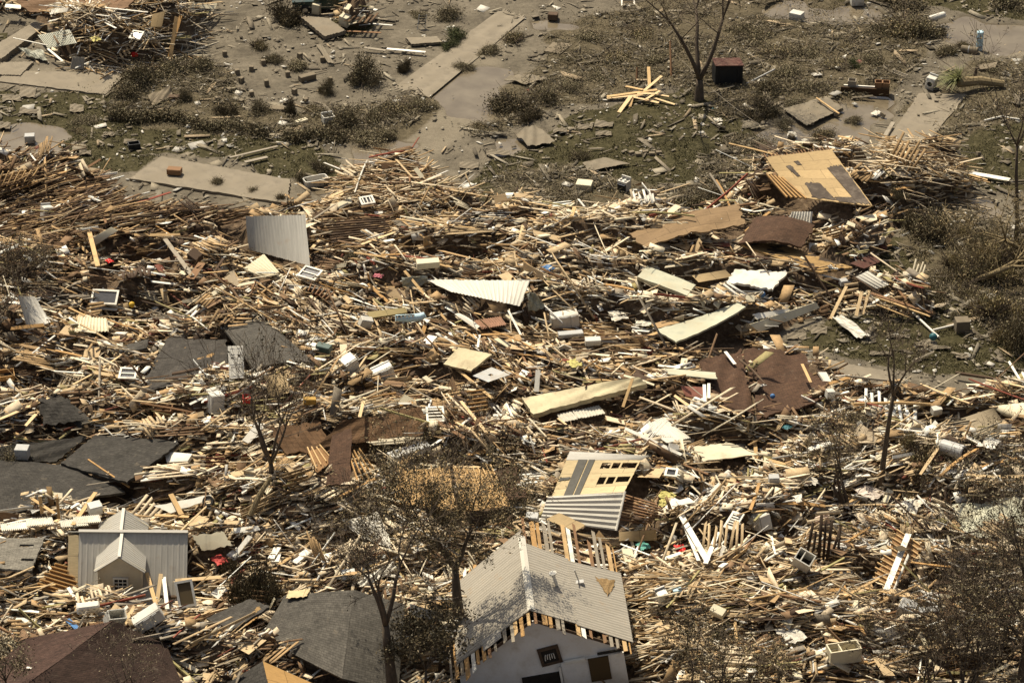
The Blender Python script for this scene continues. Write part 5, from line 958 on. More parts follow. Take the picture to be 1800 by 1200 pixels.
# white trusses and special long planks: (x0,y0,x1,y1,width m,dz0,dz1,material,label)
SP = [(1197, 905, 1243, 985, .35, 1.2, .7, WHITEW, 'wide white truss board left of the V on the right side'), (1200, 915, 1228, 985, .2, .9, .6, WHITEW, 'narrow white truss board beside the wide one'), (1262, 935, 1240, 990, .26, 1.2, .7, WHITEW, 'white truss board on the right arm of the V'), (1275, 960, 1250, 955, .2, 1.0, 1.0, WHITEW, 'short white cross piece at the right of the V'), (1597, 938, 1558, 1036, .34, 1.9, 1.3, WHITEW, 'long white plank across the slatted deck'),
      (1575, 965, 1592, 962, .55, 2.0, 2.0, PLY, 'short tan board on the white plank of the deck'), (157, 408, 172, 468, .3, .9, 1.2, PINE, 'long tan plank sloping into the dark hollow at left'), (290, 420, 338, 485, .3, 1.5, .9, GREYW, 'grey beam slanting down left of the tall metal sheet'), (335, 490, 355, 462, .5, .8, 1.3, BROWN, 'thick brown beam end beside the grey beam'), (100, 875, 104, 912, .16, 1.8, .6, HONEY, 'thin upright board behind the cottage at left'), (122, 868, 168, 915, .0, 0, 0, None, ''),
      (168, 865, 128, 922, .24, 2.0, 1.0, PINE, 'long tan board leaning over the siding behind the cottage'), (289, 978, 312, 1014, .14, 1.9, .9, DKBROWN, 'dark plank leaning on the cottage roof at right'), (302, 970, 324, 1012, .16, 2.0, .9, DKBROWN, 'second dark plank leaning on the cottage roof'), (258, 1006, 274, 1062, .22, 1.7, .8, PINE, 'tan plank standing before the right end of cottage'), (283, 1008, 276, 1058, .22, 1.7, .7, PINE_PALE, 'pale plank standing before the right end of cottage'), (288, 1014, 294, 1070, .22, 1.5, .7, WHITEW, 'white plank standing before the right end of cottage'), (70, 872, 74, 902, .2, 1.8, .8, PINE, 'short upright board left of the thin upright board'), (56, 876, 96, 902, .2, 1.4, .9, PINE, 'tan board slanting behind worn grey roof'), (300, 868, 322, 910, .3, 1.4, 1.0, PINE, 'tan plank crossing the long pointed white sheet'), (272, 905, 332, 908, .22, 1.2, 1.1, PINE, 'level tan plank under the pointed white sheet'), (1460, 560, 1488, 503, .22, .5, 1.6, PINE_PALE, 'pale board standing over the curled white sheet'),
      (1505, 555, 1515, 512, .22, .5, 1.3, PINE_PALE, 'pale board hanging down left of the long loose boards'), (1516, 552, 1528, 510, .2, .5, 1.2, PINE_PALE, 'second pale board hanging at the wreckage tip'), (1530, 515, 1640, 550, .3, 1.2, .6, BROWN, 'long brown beam running out over the grass at right'), (1535, 520, 1635, 556, .16, 1.3, .6, PINE, 'long tan board just below the brown beam on grass'), (1545, 525, 1625, 554, .14, 1.2, .6, OLIVE, 'long olive board among the loose boards on grass'), (1540, 535, 1600, 558, .14, 1.0, .4, PINE, 'lowest tan board of the loose boards on grass'),
      (1300, 632, 1345, 675, .14, 1.2, .9, DKBROWN, 'dark thin pole lying across red brown flat roof'), (1410, 640, 1425, 672, .18, .7, .6, PINE, 'tan board standing on the red brown flat roof'), (1275, 618, 1292, 640, .2, .9, .9, WHITEW, 'white board upper left on red brown flat roof'), (1238, 676, 1239, 706, .2, 1.0, .9, WHITEW, 'white upright board at right end of faded red board'), (1246, 674, 1246, 700, .18, 1.0, .9, WHITEW, 'second white upright beside the faded red board'), (805, 650, 865, 700, .2, .8, .7, PINE, 'tan board slanting left of the big yellow panel'),
      (810, 705, 855, 760, .2, 1.0, .6, PINE_PALE, 'long pale board slanting down right of the dresser'), (600, 720, 642, 698, .0, 0, 0, None, ''), (632, 733, 641, 698, .2, .9, 1.1, PINE_PALE, 'pale upright board on the bare brown deck'), (1095, 715, 1112, 665, .18, 1.0, 2.0, PINE, 'tan board leaning on right end of big yellow panel'), (943, 688, 946, 650, .3, .9, 1.4, WHITEW, 'white upright plank left of the big yellow panel'), (628, 425, 690, 405, .24, .9, 1.0, PINE, 'tan plank right of the dark battens'), (635, 430, 695, 408, .18, .9, 1.0, PINE_PALE, 'pale plank beside the tan one right of dark battens'),
      (270, 40, 330, 60, .0, 0, 0, None, ''), (310, 30, 300, 100, .3, 1.3, .6, PINE, 'big tan beam sloping at right end of far left pile'), (318, 28, 296, 100, .28, 1.3, .5, HONEY, 'honey beam beside the big tan beam of far pile'), (23, 67, 84, 80, .08, 1.1, .9, WHITEW, 'thin white rod crossing the raised slab strip'), (84, 86, 110, 108, .2, 1.0, .7, WHITEW, 'white board sloping at left of the far pile'), (167, 32, 204, 50, .14, 1.5, 1.3, WHITEW, 'white stick over the dark hollow of the far pile'), (185, 14, 260, 22, .14, 2.0, 2.0, WHITEW, 'long white board along the far brown roof deck'),
      (640, 84, 678, 89, .3, .4, .35, GREYW, 'grey plank lying on mud in front of folding chair'), (680, 86, 748, 92, .3, .35, .35, WHITEW, 'pale plank on the mud left of the walkway'), (610, 55, 670, 58, .2, .4, .5, BROWN, 'brown board lying right of the thick broken slab'), (655, 42, 690, 45, .14, .5, .4, WHITEW, 'white strip right of the cream cabinet'), (404, 277, 488, 257, .2, .3, .3, GREYW, 'long grey plank on grass right of the broad slab'), (430, 285, 470, 276, .3, .3, .3, GREYW, 'shorter grey plank on grass right of the broad slab'), (1355, 195, 1340, 210, .0, 0, 0, None, ''),
      (1435, 172, 1475, 200, .14, .7, .4, PINE, 'tan batten lying over the fallen fence panel'), (1540, 265, 1570, 215, .3, .4, .4, GREYW, 'long grey gutter along the driveway slab edge'), (1660, 285, 1680, 255, .3, .35, .35, GREYW, 'pale plank on the grass right of the driveway slab'), (1702, 303, 1775, 316, .5, .4, .35, WHITEW, 'white ribbed strip lying on the grass at far right'), (170, 548, 100, 470, .0, 0, 0, None, ''), (1680, 655, 1800, 680, .2, .5, .5, DKBROWN, 'long dark pole on the ground at right edge'), (1100, 398, 1330, 357, .22, .9, 1.5, BROWN, 'long curved log along the edge of curled deck'), (1500, 710, 1665, 712, .2, .6, .6, PINE, 'long tan pole below the bare driveway'), (1485, 705, 1568, 700, .5, .6, .5, WHITEW, 'long cream board below the bare driveway'),
      (440, 905, 475, 840, .32, .8, 2.2, BARKP, 'peeled tree trunk leaning below the candelabra tree'), (118, 1088, 140, 1108, .3, .9, .9, BLUEP, 'blue board left of the white foam block'), (612, 1075, 655, 1085, .0, 0, 0, None, ''), (300, 338, 225, 362, .2, 1.0, 1.0, REDW, 'reddish beam at the edge of the broad slab'), (1005, 380, 1010, 364, .24, .6, 1.2, PINE, 'short upright tan board at the heap edge near pale freezer'), (392, 330, 420, 322, .0, 0, 0, None, ''), (730, 296, 742, 312, .4, 1.5, 1.0, CREAMP, 'cream board standing on top of the central pile')]
for x0, y0, x1, y1, w, d0, d1, m_, lb in SP:
    if m_ is None: continue
    a = W(x0, y0, d0); b_ = W(x1, y1, d1); d = b_ - a; m = MB(); th = .05 if w < .4 else .03
    if 'log' in lb or 'trunk' in lb or 'pole' in lb: m.tube([(-d.length / 2, 0, 0), (0, .02, .12), (d.length / 2, 0, 0)], [w * .55, w * .5, w * .4], 8); nm = 'log' if w > .21 else 'pole'
    else: m.box((0, 0, 0), (d.length, w, th)); nm = 'plank'
    tag(m.build(nm, m_, loc=(a + b_) / 2, rot=d.to_track_quat('X', 'Z').to_euler()), lb, nm)
# dark green pickup at the top edge
def truck():
    r = empty('pickup_truck', W(571, 17, 0), rot(3.5)); BD = MB()
    prof = [(-2.5, .5), (-2.55, 1.05), (-1.0, 1.08), (-.85, 1.12), (-.55, 1.68), (.55, 1.7), (1.1, 1.15), (2.35, 1.02), (2.45, .55), (2.3, .42), (-2.3, .42)]
    BD.prism(prof, 1.75, Matrix.Translation((0, -.87, 0))); BD.build('body', TRUCKP, r)
    for x in (-1.55, 1.55):
        for y in (-.86, .86):
            M = Matrix.Translation((x, y, .37)) @ Matrix.Rotation(R(90), 4, 'X'); m = MB(); m.lathe([(.2, -.11), (.34, -.12), (.37, -.07), (.37, .07), (.34, .12), (.2, .11)], 22, M); wl = m.build('wheel', TYRE, r); m = MB(); m.lathe([(.21, -.125), (.21, .125), (.1, .135)], 18, M); m.build('rim', CHROME, wl)
            m = MB(); m.prism([(-.46, 0), (-.42, .3), (-.2, .46), (.2, .46), (.42, .3), (.46, 0)], .03, Matrix.Translation((x, y - (.03 if y < 0 else 0), .33))); m.build('wheel_arch', BLACKP, r)
    m = MB(); m.box((-.1, -.885, .62), (4.6, .02, .05)); m.build('trim', CHROME, r)
    for x0, x1 in ((-.5, .0), (.06, .8)): m = MB(); m.prism([(x0 - .1 if x0 < 0 else x0, 1.16), (x1 + (.12 if x1 > .5 else 0), 1.16), (x1 - (.3 if x1 > .5 else 0), 1.6), (x0 + (.06 if x0 < 0 else 0), 1.6)], .012, Matrix.Translation((0, -.885, 0))); m.build('window', GLASS, r)
    m = MB(); m.box((2.48, 0, .55), (.1, 1.7, .18), bev=.03); m.build('bumper', CHROME, r); m = MB(); m.box((.35, -.9, .9), (.2, .03, .04)); m.build('door_handle', CHROME, r); m = MB(); m.box((2.44, -.68, .82), (.05, .26, .16)); m.build('headlight', WHITEP, r)
    tag(r, 'dark green pickup truck at the top edge behind broken slab', 'truck', None, 'dark green truck')
truck()
# small stack of sheds and bricks on the cleared ground
for i, (x, y, lb) in enumerate([(1110, 272, 'left'), (1122, 275, 'second'), (1134, 271, 'middle'), (1146, 274, 'fourth'), (1158, 272, 'rightmost')]):
    m = MB(); m.box((0, 0, .14), (.42, .3, .28), bev=.02); tag(m.build('concrete_block', CONCD, loc=W(x, y, 0), rot=(0, 0, random.random())), f'{lb} of five concrete blocks in a row on grass', 'block', 'row of concrete blocks')
for i in range(46):
    x, y = [(random.uniform(1270, 1350), random.uniform(262, 345)), (random.uniform(1560, 1790), random.uniform(395, 560)), (random.uniform(1640, 1800), random.uniform(160, 320)), (random.uniform(1380, 1560), random.uniform(190, 260))][i % 4]
    if H(*P(x, y)[:2]) > .2: continue
    m = MB(); m.box((0, 0, .12), (random.uniform(.25, .5), random.uniform(.2, .35), random.uniform(.2, .34)), bev=.02)
    tag(m.build('concrete_block', CONCD if i % 3 else CONC, loc=W(x, y, .05), rot=(R(random.uniform(-25, 25)), R(random.uniform(-25, 25)), random.random() * 3)), ['grey concrete block strewn left of the big tan plywood roof', 'grey concrete block strewn in brush at right', 'grey concrete block strewn right of the driveway slab', 'grey concrete block strewn around the puddle left of driveway'][i % 4], 'block', ['blocks left of the tan roof', 'blocks in the right brush', 'blocks right of the driveway', 'blocks around the puddle'][i % 4])
# ---------------------------------------------------------------- trees and shrubs
def leaf_mesh(name, pts, size, cols, rr, mat=None, long=1.0):
    """many separate leaf sized quads; each gets one of the colours"""
    n = len(pts); pts = np.asarray(pts, float); a = rr.randn(n, 3); a /= np.linalg.norm(a, axis=1)[:, None] + 1e-9; b = np.cross(a, rr.randn(n, 3)); b /= np.linalg.norm(b, axis=1)[:, None] + 1e-9
    s = size * (.5 + rr.rand(n, 1)); a = a * s * long; b = b * s * .55
    v = np.stack([pts - a, pts + b, pts + a, pts - b], 1).reshape(-1, 3); f = np.arange(n * 4).reshape(n, 4)
    me = bpy.data.meshes.new(name); me.from_pydata(v.tolist(), [], f.tolist()); me.update()
    c = np.asarray(cols)[rr.randint(0, len(cols), n)] * (.65 + .6 * rr.rand(n, 1)); c = np.repeat(np.concatenate([c, np.ones((n, 1))], 1), 4, 0)
    at = me.attributes.new('tint', 'FLOAT_COLOR', 'POINT'); at.data.foreach_set('color', c.ravel().astype(np.float32)); me.materials.append(mat or LEAF)
    o = bpy.data.objects.new(name, me); COL.objects.link(o); return o
OLV = [(.13, .112, .060), (.17, .145, .085), (.10, .087, .046), (.23, .19, .12), (.14, .112, .068)]
DRK = [(.062, .050, .027), (.085, .066, .035), (.11, .085, .046), (.045, .038, .021)]
GRN = [(.050, .062, .022), (.075, .085, .030), (.04, .045, .018), (.11, .11, .048)]
BRN = [(.20, .15, .075), (.14, .11, .055), (.26, .20, .105), (.10, .078, .04), (.16, .138, .062)]
BRL = [(.27, .215, .115), (.20, .16, .085), (.34, .27, .15), (.15, .125, .065), (.24, .21, .10)]
def shrub_proto(seed, cols, n=1500, lumps=7, flat=.6, twig=26, size=.036):
    rr = np.random.RandomState(seed); r = empty('shrub', (0, 0, 0)); pts = []
    for k in range(lumps):
        a = rr.rand() * 6.28; d = rr.rand() ** .6 * .72; c = np.array([math.cos(a) * d, math.sin(a) * d, flat * (.25 + .45 * rr.rand()) * (1.1 - d)]); q = rr.randn(n * 3 // lumps, 3) * np.array([.22, .22, .18 * flat + .05]) * (.6 + .7 * rr.rand()) + c; pts.append(q)
    p = np.concatenate(pts); p = p[p[:, 2] > -.05]; lf = leaf_mesh('foliage', p, size, cols, rr); lf.parent = r
    m = MB()
    for k in range(twig):
        a = rr.rand() * 6.28; e = np.array([math.cos(a), math.sin(a), 0]) * (.4 + .8 * rr.rand()); h = flat * (.3 + .9 * rr.rand())
        m.tube([(0, 0, 0), tuple(e * .5 + np.array([0, 0, h * .6])), tuple(e + np.array([0, 0, h]) + rr.randn(3) * .08)], [.02, .012, .005], 4, False)
    m.build('stem', BARK, r); return r
PROT = {'o': [shrub_proto(1, OLV), shrub_proto(2, OLV, 1300, 9, .5), shrub_proto(3, OLV + BRN, 1100, 6, .45, 40)], 'd': [shrub_proto(4, DRK, 2000, 8, .75), shrub_proto(5, DRK + OLV, 1700, 8, .7)], 'g': [shrub_proto(6, GRN, 1500, 6, .8, 14)], 'b': [shrub_proto(7, BRL, 900, 7, .5, 80), shrub_proto(8, BRL + OLV, 1000, 8, .45, 90)]}
used = set(); NSH = 0
def shrub(px, py, wpx, hpx, k, label=None, lm=None, dz=0.0, grp=None):
    """wpx, hpx: width and height of the shrub in photo pixels"""
    global NSH
    pr = PROT[k][NSH % len(PROT[k])]; NSH += 1; key = pr.name
    o = pr if key not in used else copy_tree(pr); used.add(key)
    w = W(px, py, dz); s = ppm(w.y, w.z); a = wpx / s / 2 * .82; h = max(.3, hpx / s / .95) * .95
    o.location = w; o.scale = (a, a * .8, h); o.rotation_euler = (0, 0, (NSH * 2.4) % 6.28)
    tag(o, label or 'dull olive shrub', 'shrub', grp or 'shrubs among the flattened brush', lm); o['hue'] = k; SHR.append((o, label, k, wpx)); return o
SHR = []
for a in [(497, 38, 96, 52, 'd', 'dark bushy shrub at the truck bonnet', 'dark shrub by the truck'), (640, 145, 100, 62, 'd', 'big dark brown shrub among the concrete piers', 'big dark shrub'), (712, 125, 40, 34, 'd'), (790, 32, 80, 26, 'd'), (735, 30, 60, 18, 'o'), (800, 70, 70, 32, 'g', 'green tinted shrub right of folding chair', 'green tinted shrub'), (790, 85, 50, 20, 'g'), (480, 110, 60, 30, 'o'), (450, 85, 60, 36, 'o'), (520, 120, 80, 26, 'o'),
          (300, 130, 120, 46, 'o'), (245, 150, 110, 52, 'd'), (350, 125, 90, 40, 'o'), (225, 175, 90, 40, 'd'), (215, 195, 80, 30, 'o'), (325, 180, 44, 32, 'd'), (395, 205, 60, 34, 'd'), (455, 200, 60, 32, 'd'), (510, 200, 42, 44, 'd'), (575, 165, 50, 34, 'd'), (560, 195, 70, 26, 'o'), (610, 225, 100, 46, 'd'), (660, 215, 90, 46, 'o'), (700, 195, 110, 44, 'o'), (745, 190, 80, 28, 'o'), (640, 245, 120, 34, 'o'), (585, 240, 80, 26, 'd'), (680, 240, 70, 26, 'o'),
          (150, 215, 80, 20, 'o'), (135, 232, 50, 14, 'o'), (380, 325, 50, 26, 'o'), (445, 340, 34, 24, 'o'), (492, 355, 30, 36, 'o'), (530, 320, 44, 24, 'd'), (560, 300, 60, 24, 'd'),
          (905, 75, 80, 36, 'o'), (860, 95, 70, 24, 'o'), (815, 120, 60, 20, 'o'), (910, 195, 130, 44, 'd', 'dark tangled shrub between puddle and crumpled tarp', 'dark tangled shrub'), (960, 180, 90, 36, 'd'), (930, 215, 70, 34, 'd'), (850, 225, 60, 26, 'o'), (1010, 160, 90, 26, 'o'), (1050, 140, 90, 26, 'o'), (1085, 100, 110, 30, 'o'), (1040, 70, 100, 26, 'o'), (1000, 110, 70, 20, 'o'), (1120, 60, 100, 28, 'o'), (1150, 110, 80, 26, 'o'), (1020, 280, 60, 30, 'o'), (985, 345, 70, 20, 'o'), (900, 320, 90, 18, 'b'),
          (1330, 70, 110, 36, 'o'), (1360, 100, 120, 34, 'o'), (1300, 60, 90, 30, 'o'), (1420, 100, 110, 30, 'o'), (1470, 120, 100, 26, 'o'), (1380, 140, 110, 34, 'o'), (1420, 160, 110, 34, 'o'), (1350, 165, 90, 34, 'd'), (1340, 195, 100, 36, 'd'), (1395, 185, 70, 24, 'o'), (1500, 85, 80, 20, 'o'), (1540, 110, 80, 24, 'o'), (1500, 118, 46, 22, 'g', 'green tuft of shrub right of fallen brush', None),
          (1590, 55, 150, 66, 'o', 'big olive brush pile by the flood water', 'big olive brush pile'), (1630, 62, 110, 50, 'o'), (1555, 62, 90, 40, 'o'), (1570, 8, 150, 30, 'd', 'long dark hedge at the top edge', 'dark hedge'), (1770, 10, 120, 34, 'd', 'very dark shrub at upper right corner', None), (1665, 95, 70, 32, 'o'), (1690, 85, 50, 26, 'o'), (1740, 130, 60, 22, 'o'), (1380, 220, 60, 22, 'o'), (1445, 245, 80, 34, 'o'), (1500, 215, 50, 18, 'o'), (1320, 210, 60, 20, 'd'), (1260, 300, 50, 16, 'o'), (1230, 350, 100, 20, 'd'), (1160, 360, 90, 16, 'd'), (1270, 345, 60, 24, 'd'),
          (1640, 420, 130, 66, 'd', 'large very dark shrub right of the tan roof rubble', 'large dark shrub'), (1690, 415, 70, 40, 'b'), (1600, 405, 60, 40, 'd'), (1580, 345, 50, 30, 'o'), (1640, 530, 90, 60, 'o', 'leafy shrub at the right grass edge', None), (1655, 490, 70, 40, 'o'), (1720, 470, 100, 40, 'b'), (1760, 500, 110, 60, 'b'), (1700, 520, 80, 40, 'b'), (1780, 560, 90, 60, 'b'), (1790, 620, 100, 80, 'd', 'dark shrub at the right edge above wall panels', None), (1760, 600, 60, 50, 'b'), (1800, 460, 110, 90, 'b'), (1750, 470, 120, 80, 'b'), (1700, 500, 120, 64, 'o'), (1740, 560, 130, 84, 'b'), (1790, 600, 120, 90, 'o'), (1670, 470, 80, 50, 'b'), (1720, 440, 90, 50, 'o'), (1740, 420, 80, 30, 'b'), (1770, 440, 60, 36, 'o'), (1680, 560, 40, 20, 'o'),
          (587, 605, 50, 26, 'g', 'small green shrub beside the dark green cart', 'small green shrub'), (445, 1052, 120, 100, 'd', 'dark leafy shrub beside the red awning strip', 'dark leafy shrub'), (480, 1060, 70, 70, 'd'), (410, 1010, 60, 50, 'd'), (20, 820, 90, 40, 'd'), (60, 820, 60, 30, 'd'), (45, 1130, 60, 30, 'b'), (90, 1118, 60, 24, 'd'), (1630, 820, 110, 90, 'b', 'brown bushy shrub behind the tall bare tree', 'brown bushy shrub'), (1600, 790, 70, 60, 'b'), (1500, 740, 60, 30, 'b'), (1395, 745, 60, 40, 'b'), (1600, 870, 60, 30, 'b'), (1530, 1100, 60, 20, 'd'), (620, 455, 50, 20, 'o'), (640, 440, 40, 14, 'd')]:
    shrub(*a)
# fallen hedges: one long hedge each
def hedge(x0, y0, x1, y1, w, h, label, seed):
    rr = np.random.RandomState(seed); a = W(x0, y0, 0); b_ = W(x1, y1, 0); d = b_ - a; n = int(d.length * 1100); t = rr.rand(n); wob = np.sin(t * 9 + seed) * .25
    off = rr.randn(n, 2) * np.array([w * .3, h * .28]); pts = np.stack([a.x + d.x * t + rr.randn(n) * .1, a.y + d.y * t + off[:, 0] + wob, np.abs(h * .45 + off[:, 1])], 1) - np.array([a.x, a.y, 0])
    r = empty('fallen_hedge', (a.x, a.y, 0)); o = leaf_mesh('foliage', pts, .07, DRK + OLV[:2], rr); o.parent = r; m = MB(); m.tube([(0, 0, .1), (d.x * .5, d.y * .5 + .2, .2), (d.x, d.y, .1)], [.09, .07, .03], 6); m.build('stem', BARK, r); tag(r, label, 'hedge')
    LAND.append(((a.x + b_.x) / 2, (a.y + b_.y) / 2, 'fallen hedge'))
hedge(192, 212, 325, 216, 1.0, .9, 'left part of the dark fallen hedge on grass', 1); hedge(325, 222, 470, 238, 1.0, .7, 'middle part of the fallen hedge, lowest and brownest', 2); hedge(498, 246, 604, 246, 1.1, .8, 'right part of the dark fallen hedge near the puddle', 3); hedge(1130, 364, 1330, 352, 1.0, .6, 'dark hedge line along the heap edge below the stove', 4)
def tree(px, py, hgt, seed, label, spread=.55, trunk=.35, r0=.2, lean=(0, 0), leaf=None, nleaf=0, lsize=.12, levels=5, dz=0.0, stems=1, lm=None, up=.35, droop=0.0, first=3, name='bare_tree', bark=None, lenf=.72, cat='tree', twigr=.012):
    rr = random.Random(seed); base = W(px, py, dz); r = empty(name, base); tk = MB(); tw = MB(); tips = []
    def grow(p, d, L, rad, lv):
        n = 4 if lv < 3 else 3; pts = [p]; rads = [rad]; dd = d.copy()
        for i in range(n):
            j = .03 if lv == 0 else .08 if lv == 1 else .13; dd = (dd + Vector((rr.gauss(0, j), rr.gauss(0, j), rr.gauss(0, .08) + up * .08 - droop * lv * .05))).normalized(); pts.append(pts[-1] + dd * (L / n)); rads.append(max(twigr * .6, rad * (1 - .45 * (i + 1) / n)))
        (tk if lv <= 2 else tw).tube(pts, rads, 7 if lv < 2 else 5 if lv < 3 else 3, lv < 2)
        if lv >= levels - 2: tips.extend(pts[1:])
        if lv >= levels: return
        k = (first if lv == 0 else rr.choice([2, 2, 3]))
        a0 = rr.random() * 6.28
        for j in range(k):
            a = a0 + 6.28 * j / k + rr.uniform(-.4, .4); ax = dd.orthogonal().normalized(); ax.rotate(Matrix.Rotation(a, 3, dd)); an = spread * rr.uniform(.6, 1.25)
            nd = (dd * math.cos(an) + ax * math.sin(an)); nd.z += up * .3; grow(pts[-1], nd.normalized(), L * lenf * rr.uniform(.75, 1.2) if lv else (hgt - trunk * hgt) * .36 * rr.uniform(.85, 1.15), rads[-1] * rr.uniform(.68, .85), lv + 1)
        if lv >= 1:
            for j in range(rr.choice([1, 1, 2])):
                q = rr.choice(pts[1:-1]); ax = dd.orthogonal().normalized(); ax.rotate(Matrix.Rotation(rr.random() * 6.28, 3, dd)); nd = (dd * .6 + ax).normalized(); grow(q, nd, L * .55, rads[-1] * .55, max(lv + 1, 3))
    for s in range(stems):
        d = Vector((lean[0] + (rr.uniform(-.4, .4) if stems > 1 else 0), lean[1] + (rr.uniform(-.3, .3) if stems > 1 else 0), 1)).normalized(); grow(Vector((rr.uniform(-.2, .2) * (stems > 1), 0, -.5)), d, trunk * hgt + .5, r0, 0)
    bk = bark or BARK; tk.build('trunk', bk, r, smooth=True); cr = tw.build('crown', bk, r)
    if leaf:
        rr2 = np.random.RandomState(seed); t = np.array([tuple(q) for q in tips]); t = t[rr2.rand(len(t)) < (.4 if nleaf > 12000 else .22)]; i = rr2.randint(0, len(t), nleaf); pts = t[i] + rr2.randn(nleaf, 3) * .17; o = leaf_mesh('foliage', pts, lsize, leaf, rr2); o.parent = r
    return tag(r, label, cat, None, lm)
tree(478, 850, 9.5, 12, 'bare candelabra tree standing left of the steep brown piece', .5, .16, .24, (.02, 0), DRK, 700, .08, 5, .2, first=5, lm='bare candelabra tree', lenf=.8, up=.6, twigr=.022)
tree(1547, 858, 12.5, 23, 'tall thin bare tree with long straight trunk at right', .42, .52, .2, (-.03, 0), BRN, 250, .06, 5, .2, first=3, lm='tall bare tree', up=.5, twigr=.018)
tree(692, 1225, 13.5, 34, 'big forked dark tree in front, trunk cut by bottom edge', .36, .36, .36, (.0, .0), DRK, 800, .06, 6, .0, first=3, lm='big forked dark tree', up=.35, twigr=.018, lenf=.76)
tree(806, 1068, 9.5, 45, 'leafy dark tree growing beside the left eave of tilted house', .6, .26, .34, (-.06, .02), DRK + BRN[:3], 24000, .058, 6, .3, first=4, lm='leafy dark tree', up=.25, name='leafy_tree', twigr=.016, lenf=.78)
tree(748, 1218, 6.0, 56, 'dark leafy sapling right of the big forked trunk', .6, .25, .12, (.05, 0), DRK, 6000, .075, 5, .2, first=4, name='leafy_tree')
tree(1792, 1235, 17.0, 67, 'tall dark leafy tree at the right edge', .45, .38, .34, (-.03, 0), DRK + OLV[:2], 9000, .062, 6, .0, first=4, lm='tall leafy tree at the edge', up=.35, name='leafy_tree', twigr=.015)
tree(1830, 1240, 13.0, 167, 'leafy tree partly cut by the right edge, lower of the pair', .55, .25, .28, (-.15, 0), DRK + OLV[:2], 6000, .062, 6, .0, first=4, up=.3, name='leafy_tree', twigr=.015)
tree(1690, 1225, 10.0, 78, 'many stemmed bare bush tree at lower right', .5, .2, .12, (-.03, 0), DRK + BRN[:2], 3200, .05, 5, .0, stems=6, first=3, lm='many stemmed bush tree', up=.4, twigr=.016)
tree(1620, 1230, 6.5, 178, 'low bare bush left of the many stemmed bush tree', .5, .2, .09, (-.1, 0), DRK + BRN[:2], 2000, .05, 5, .0, stems=4, first=3, up=.4, twigr=.016)
tree(1755, 1200, 8.0, 278, 'bare bush right of the many stemmed bush tree', .5, .2, .1, (.0, 0), DRK + OLV[:2], 2600, .05, 5, .0, stems=4, first=3, up=.4, twigr=.016)
tree(1285, 1222, 4.6, 89, 'twiggy dead shrub tree at the bottom edge', .75, .18, .12, (-.1, 0), DRK + BRN, 2600, .05, 5, .2, stems=3, first=3, lm='twiggy dead tree', up=.2, twigr=.014)
tree(1212, 1222, 5.2, 90, 'thin dead tree left of the twiggy one at bottom edge', .5, .3, .11, (.03, 0), DRK, 1300, .08, 5, .2, first=4, up=.4, twigr=.014)
tree(1372, 1222, 3.6, 190, 'low dead bush right of the twiggy tree at bottom edge', .8, .2, .08, (.1, 0), BRN + DRK, 2000, .05, 4, .2, stems=3, first=3, up=.2, twigr=.014)
tree(1228, 178, 17, 101, 'bare twin stemmed tree beside the black bin', .42, .10, .46, (.0, 0), BRN, 700, .06, 6, .0, first=3, lm='bare twin stemmed tree', up=.3, twigr=.02)
tree(1786, 428, 15.0, 112, 'slim bare tree rising beside the right edge', .45, .5, .17, (-.01, 0), BRN, 350, .08, 5, .0, first=3, lm='slim bare tree', up=.4, twigr=.018)
tree(1490, 885, 6.5, 123, 'stripped twin bare tree with debris at its roots', .45, .24, .16, (-.12, 0), BRN, 900, .07, 5, .2, stems=3, first=2, lm='twin bare tree', up=.4, twigr=.016)
tree(-30, 600, 6.5, 134, 'bare leaning tree with thin branches at left edge', .6, .25, .15, (.45, 0), DRK, 900, .07, 5, .3, first=4, lm='leaning tree at left edge', up=.1, twigr=.018)
tree(40, 500, 4.0, 135, 'bare bush tangled over boards at the left edge', .7, .2, .09, (.2, 0), BRN + DRK, 1300, .06, 5, .3, stems=4, first=3, up=.1, twigr=.016)
tree(12, 1222, 4.2, 145, 'leafy sapling at lower left corner', .6, .25, .1, (.03, 0), OLV + DRK, 2600, .055, 5, .6, first=4, name='leafy_tree', up=.3)
tree(225, 1225, 5.0, 156, 'thin pale twigged bush in front of the hip roof', .8, .18, .06, (.05, 0), OLV + DRK, 900, .045, 4, .4, stems=3, first=3, up=.1, twigr=.012)
tree(1720, 480, 7.5, 168, 'fallen yellowish tree with bare limbs at right', .6, .3, .2, (1.2, -.6), BRN, 1600, .06, 5, .9, stems=2, first=3, lm='fallen yellowish tree', up=-.2, bark=BARKP, name='fallen_tree', twigr=.03)
tree(1815, 440, 7.0, 169, 'second fallen pale tree reaching in from right edge', .6, .3, .18, (-1.2, -.4), BRN, 900, .06, 5, .9, stems=2, first=3, up=-.2, bark=BARKP, name='fallen_tree', twigr=.03)
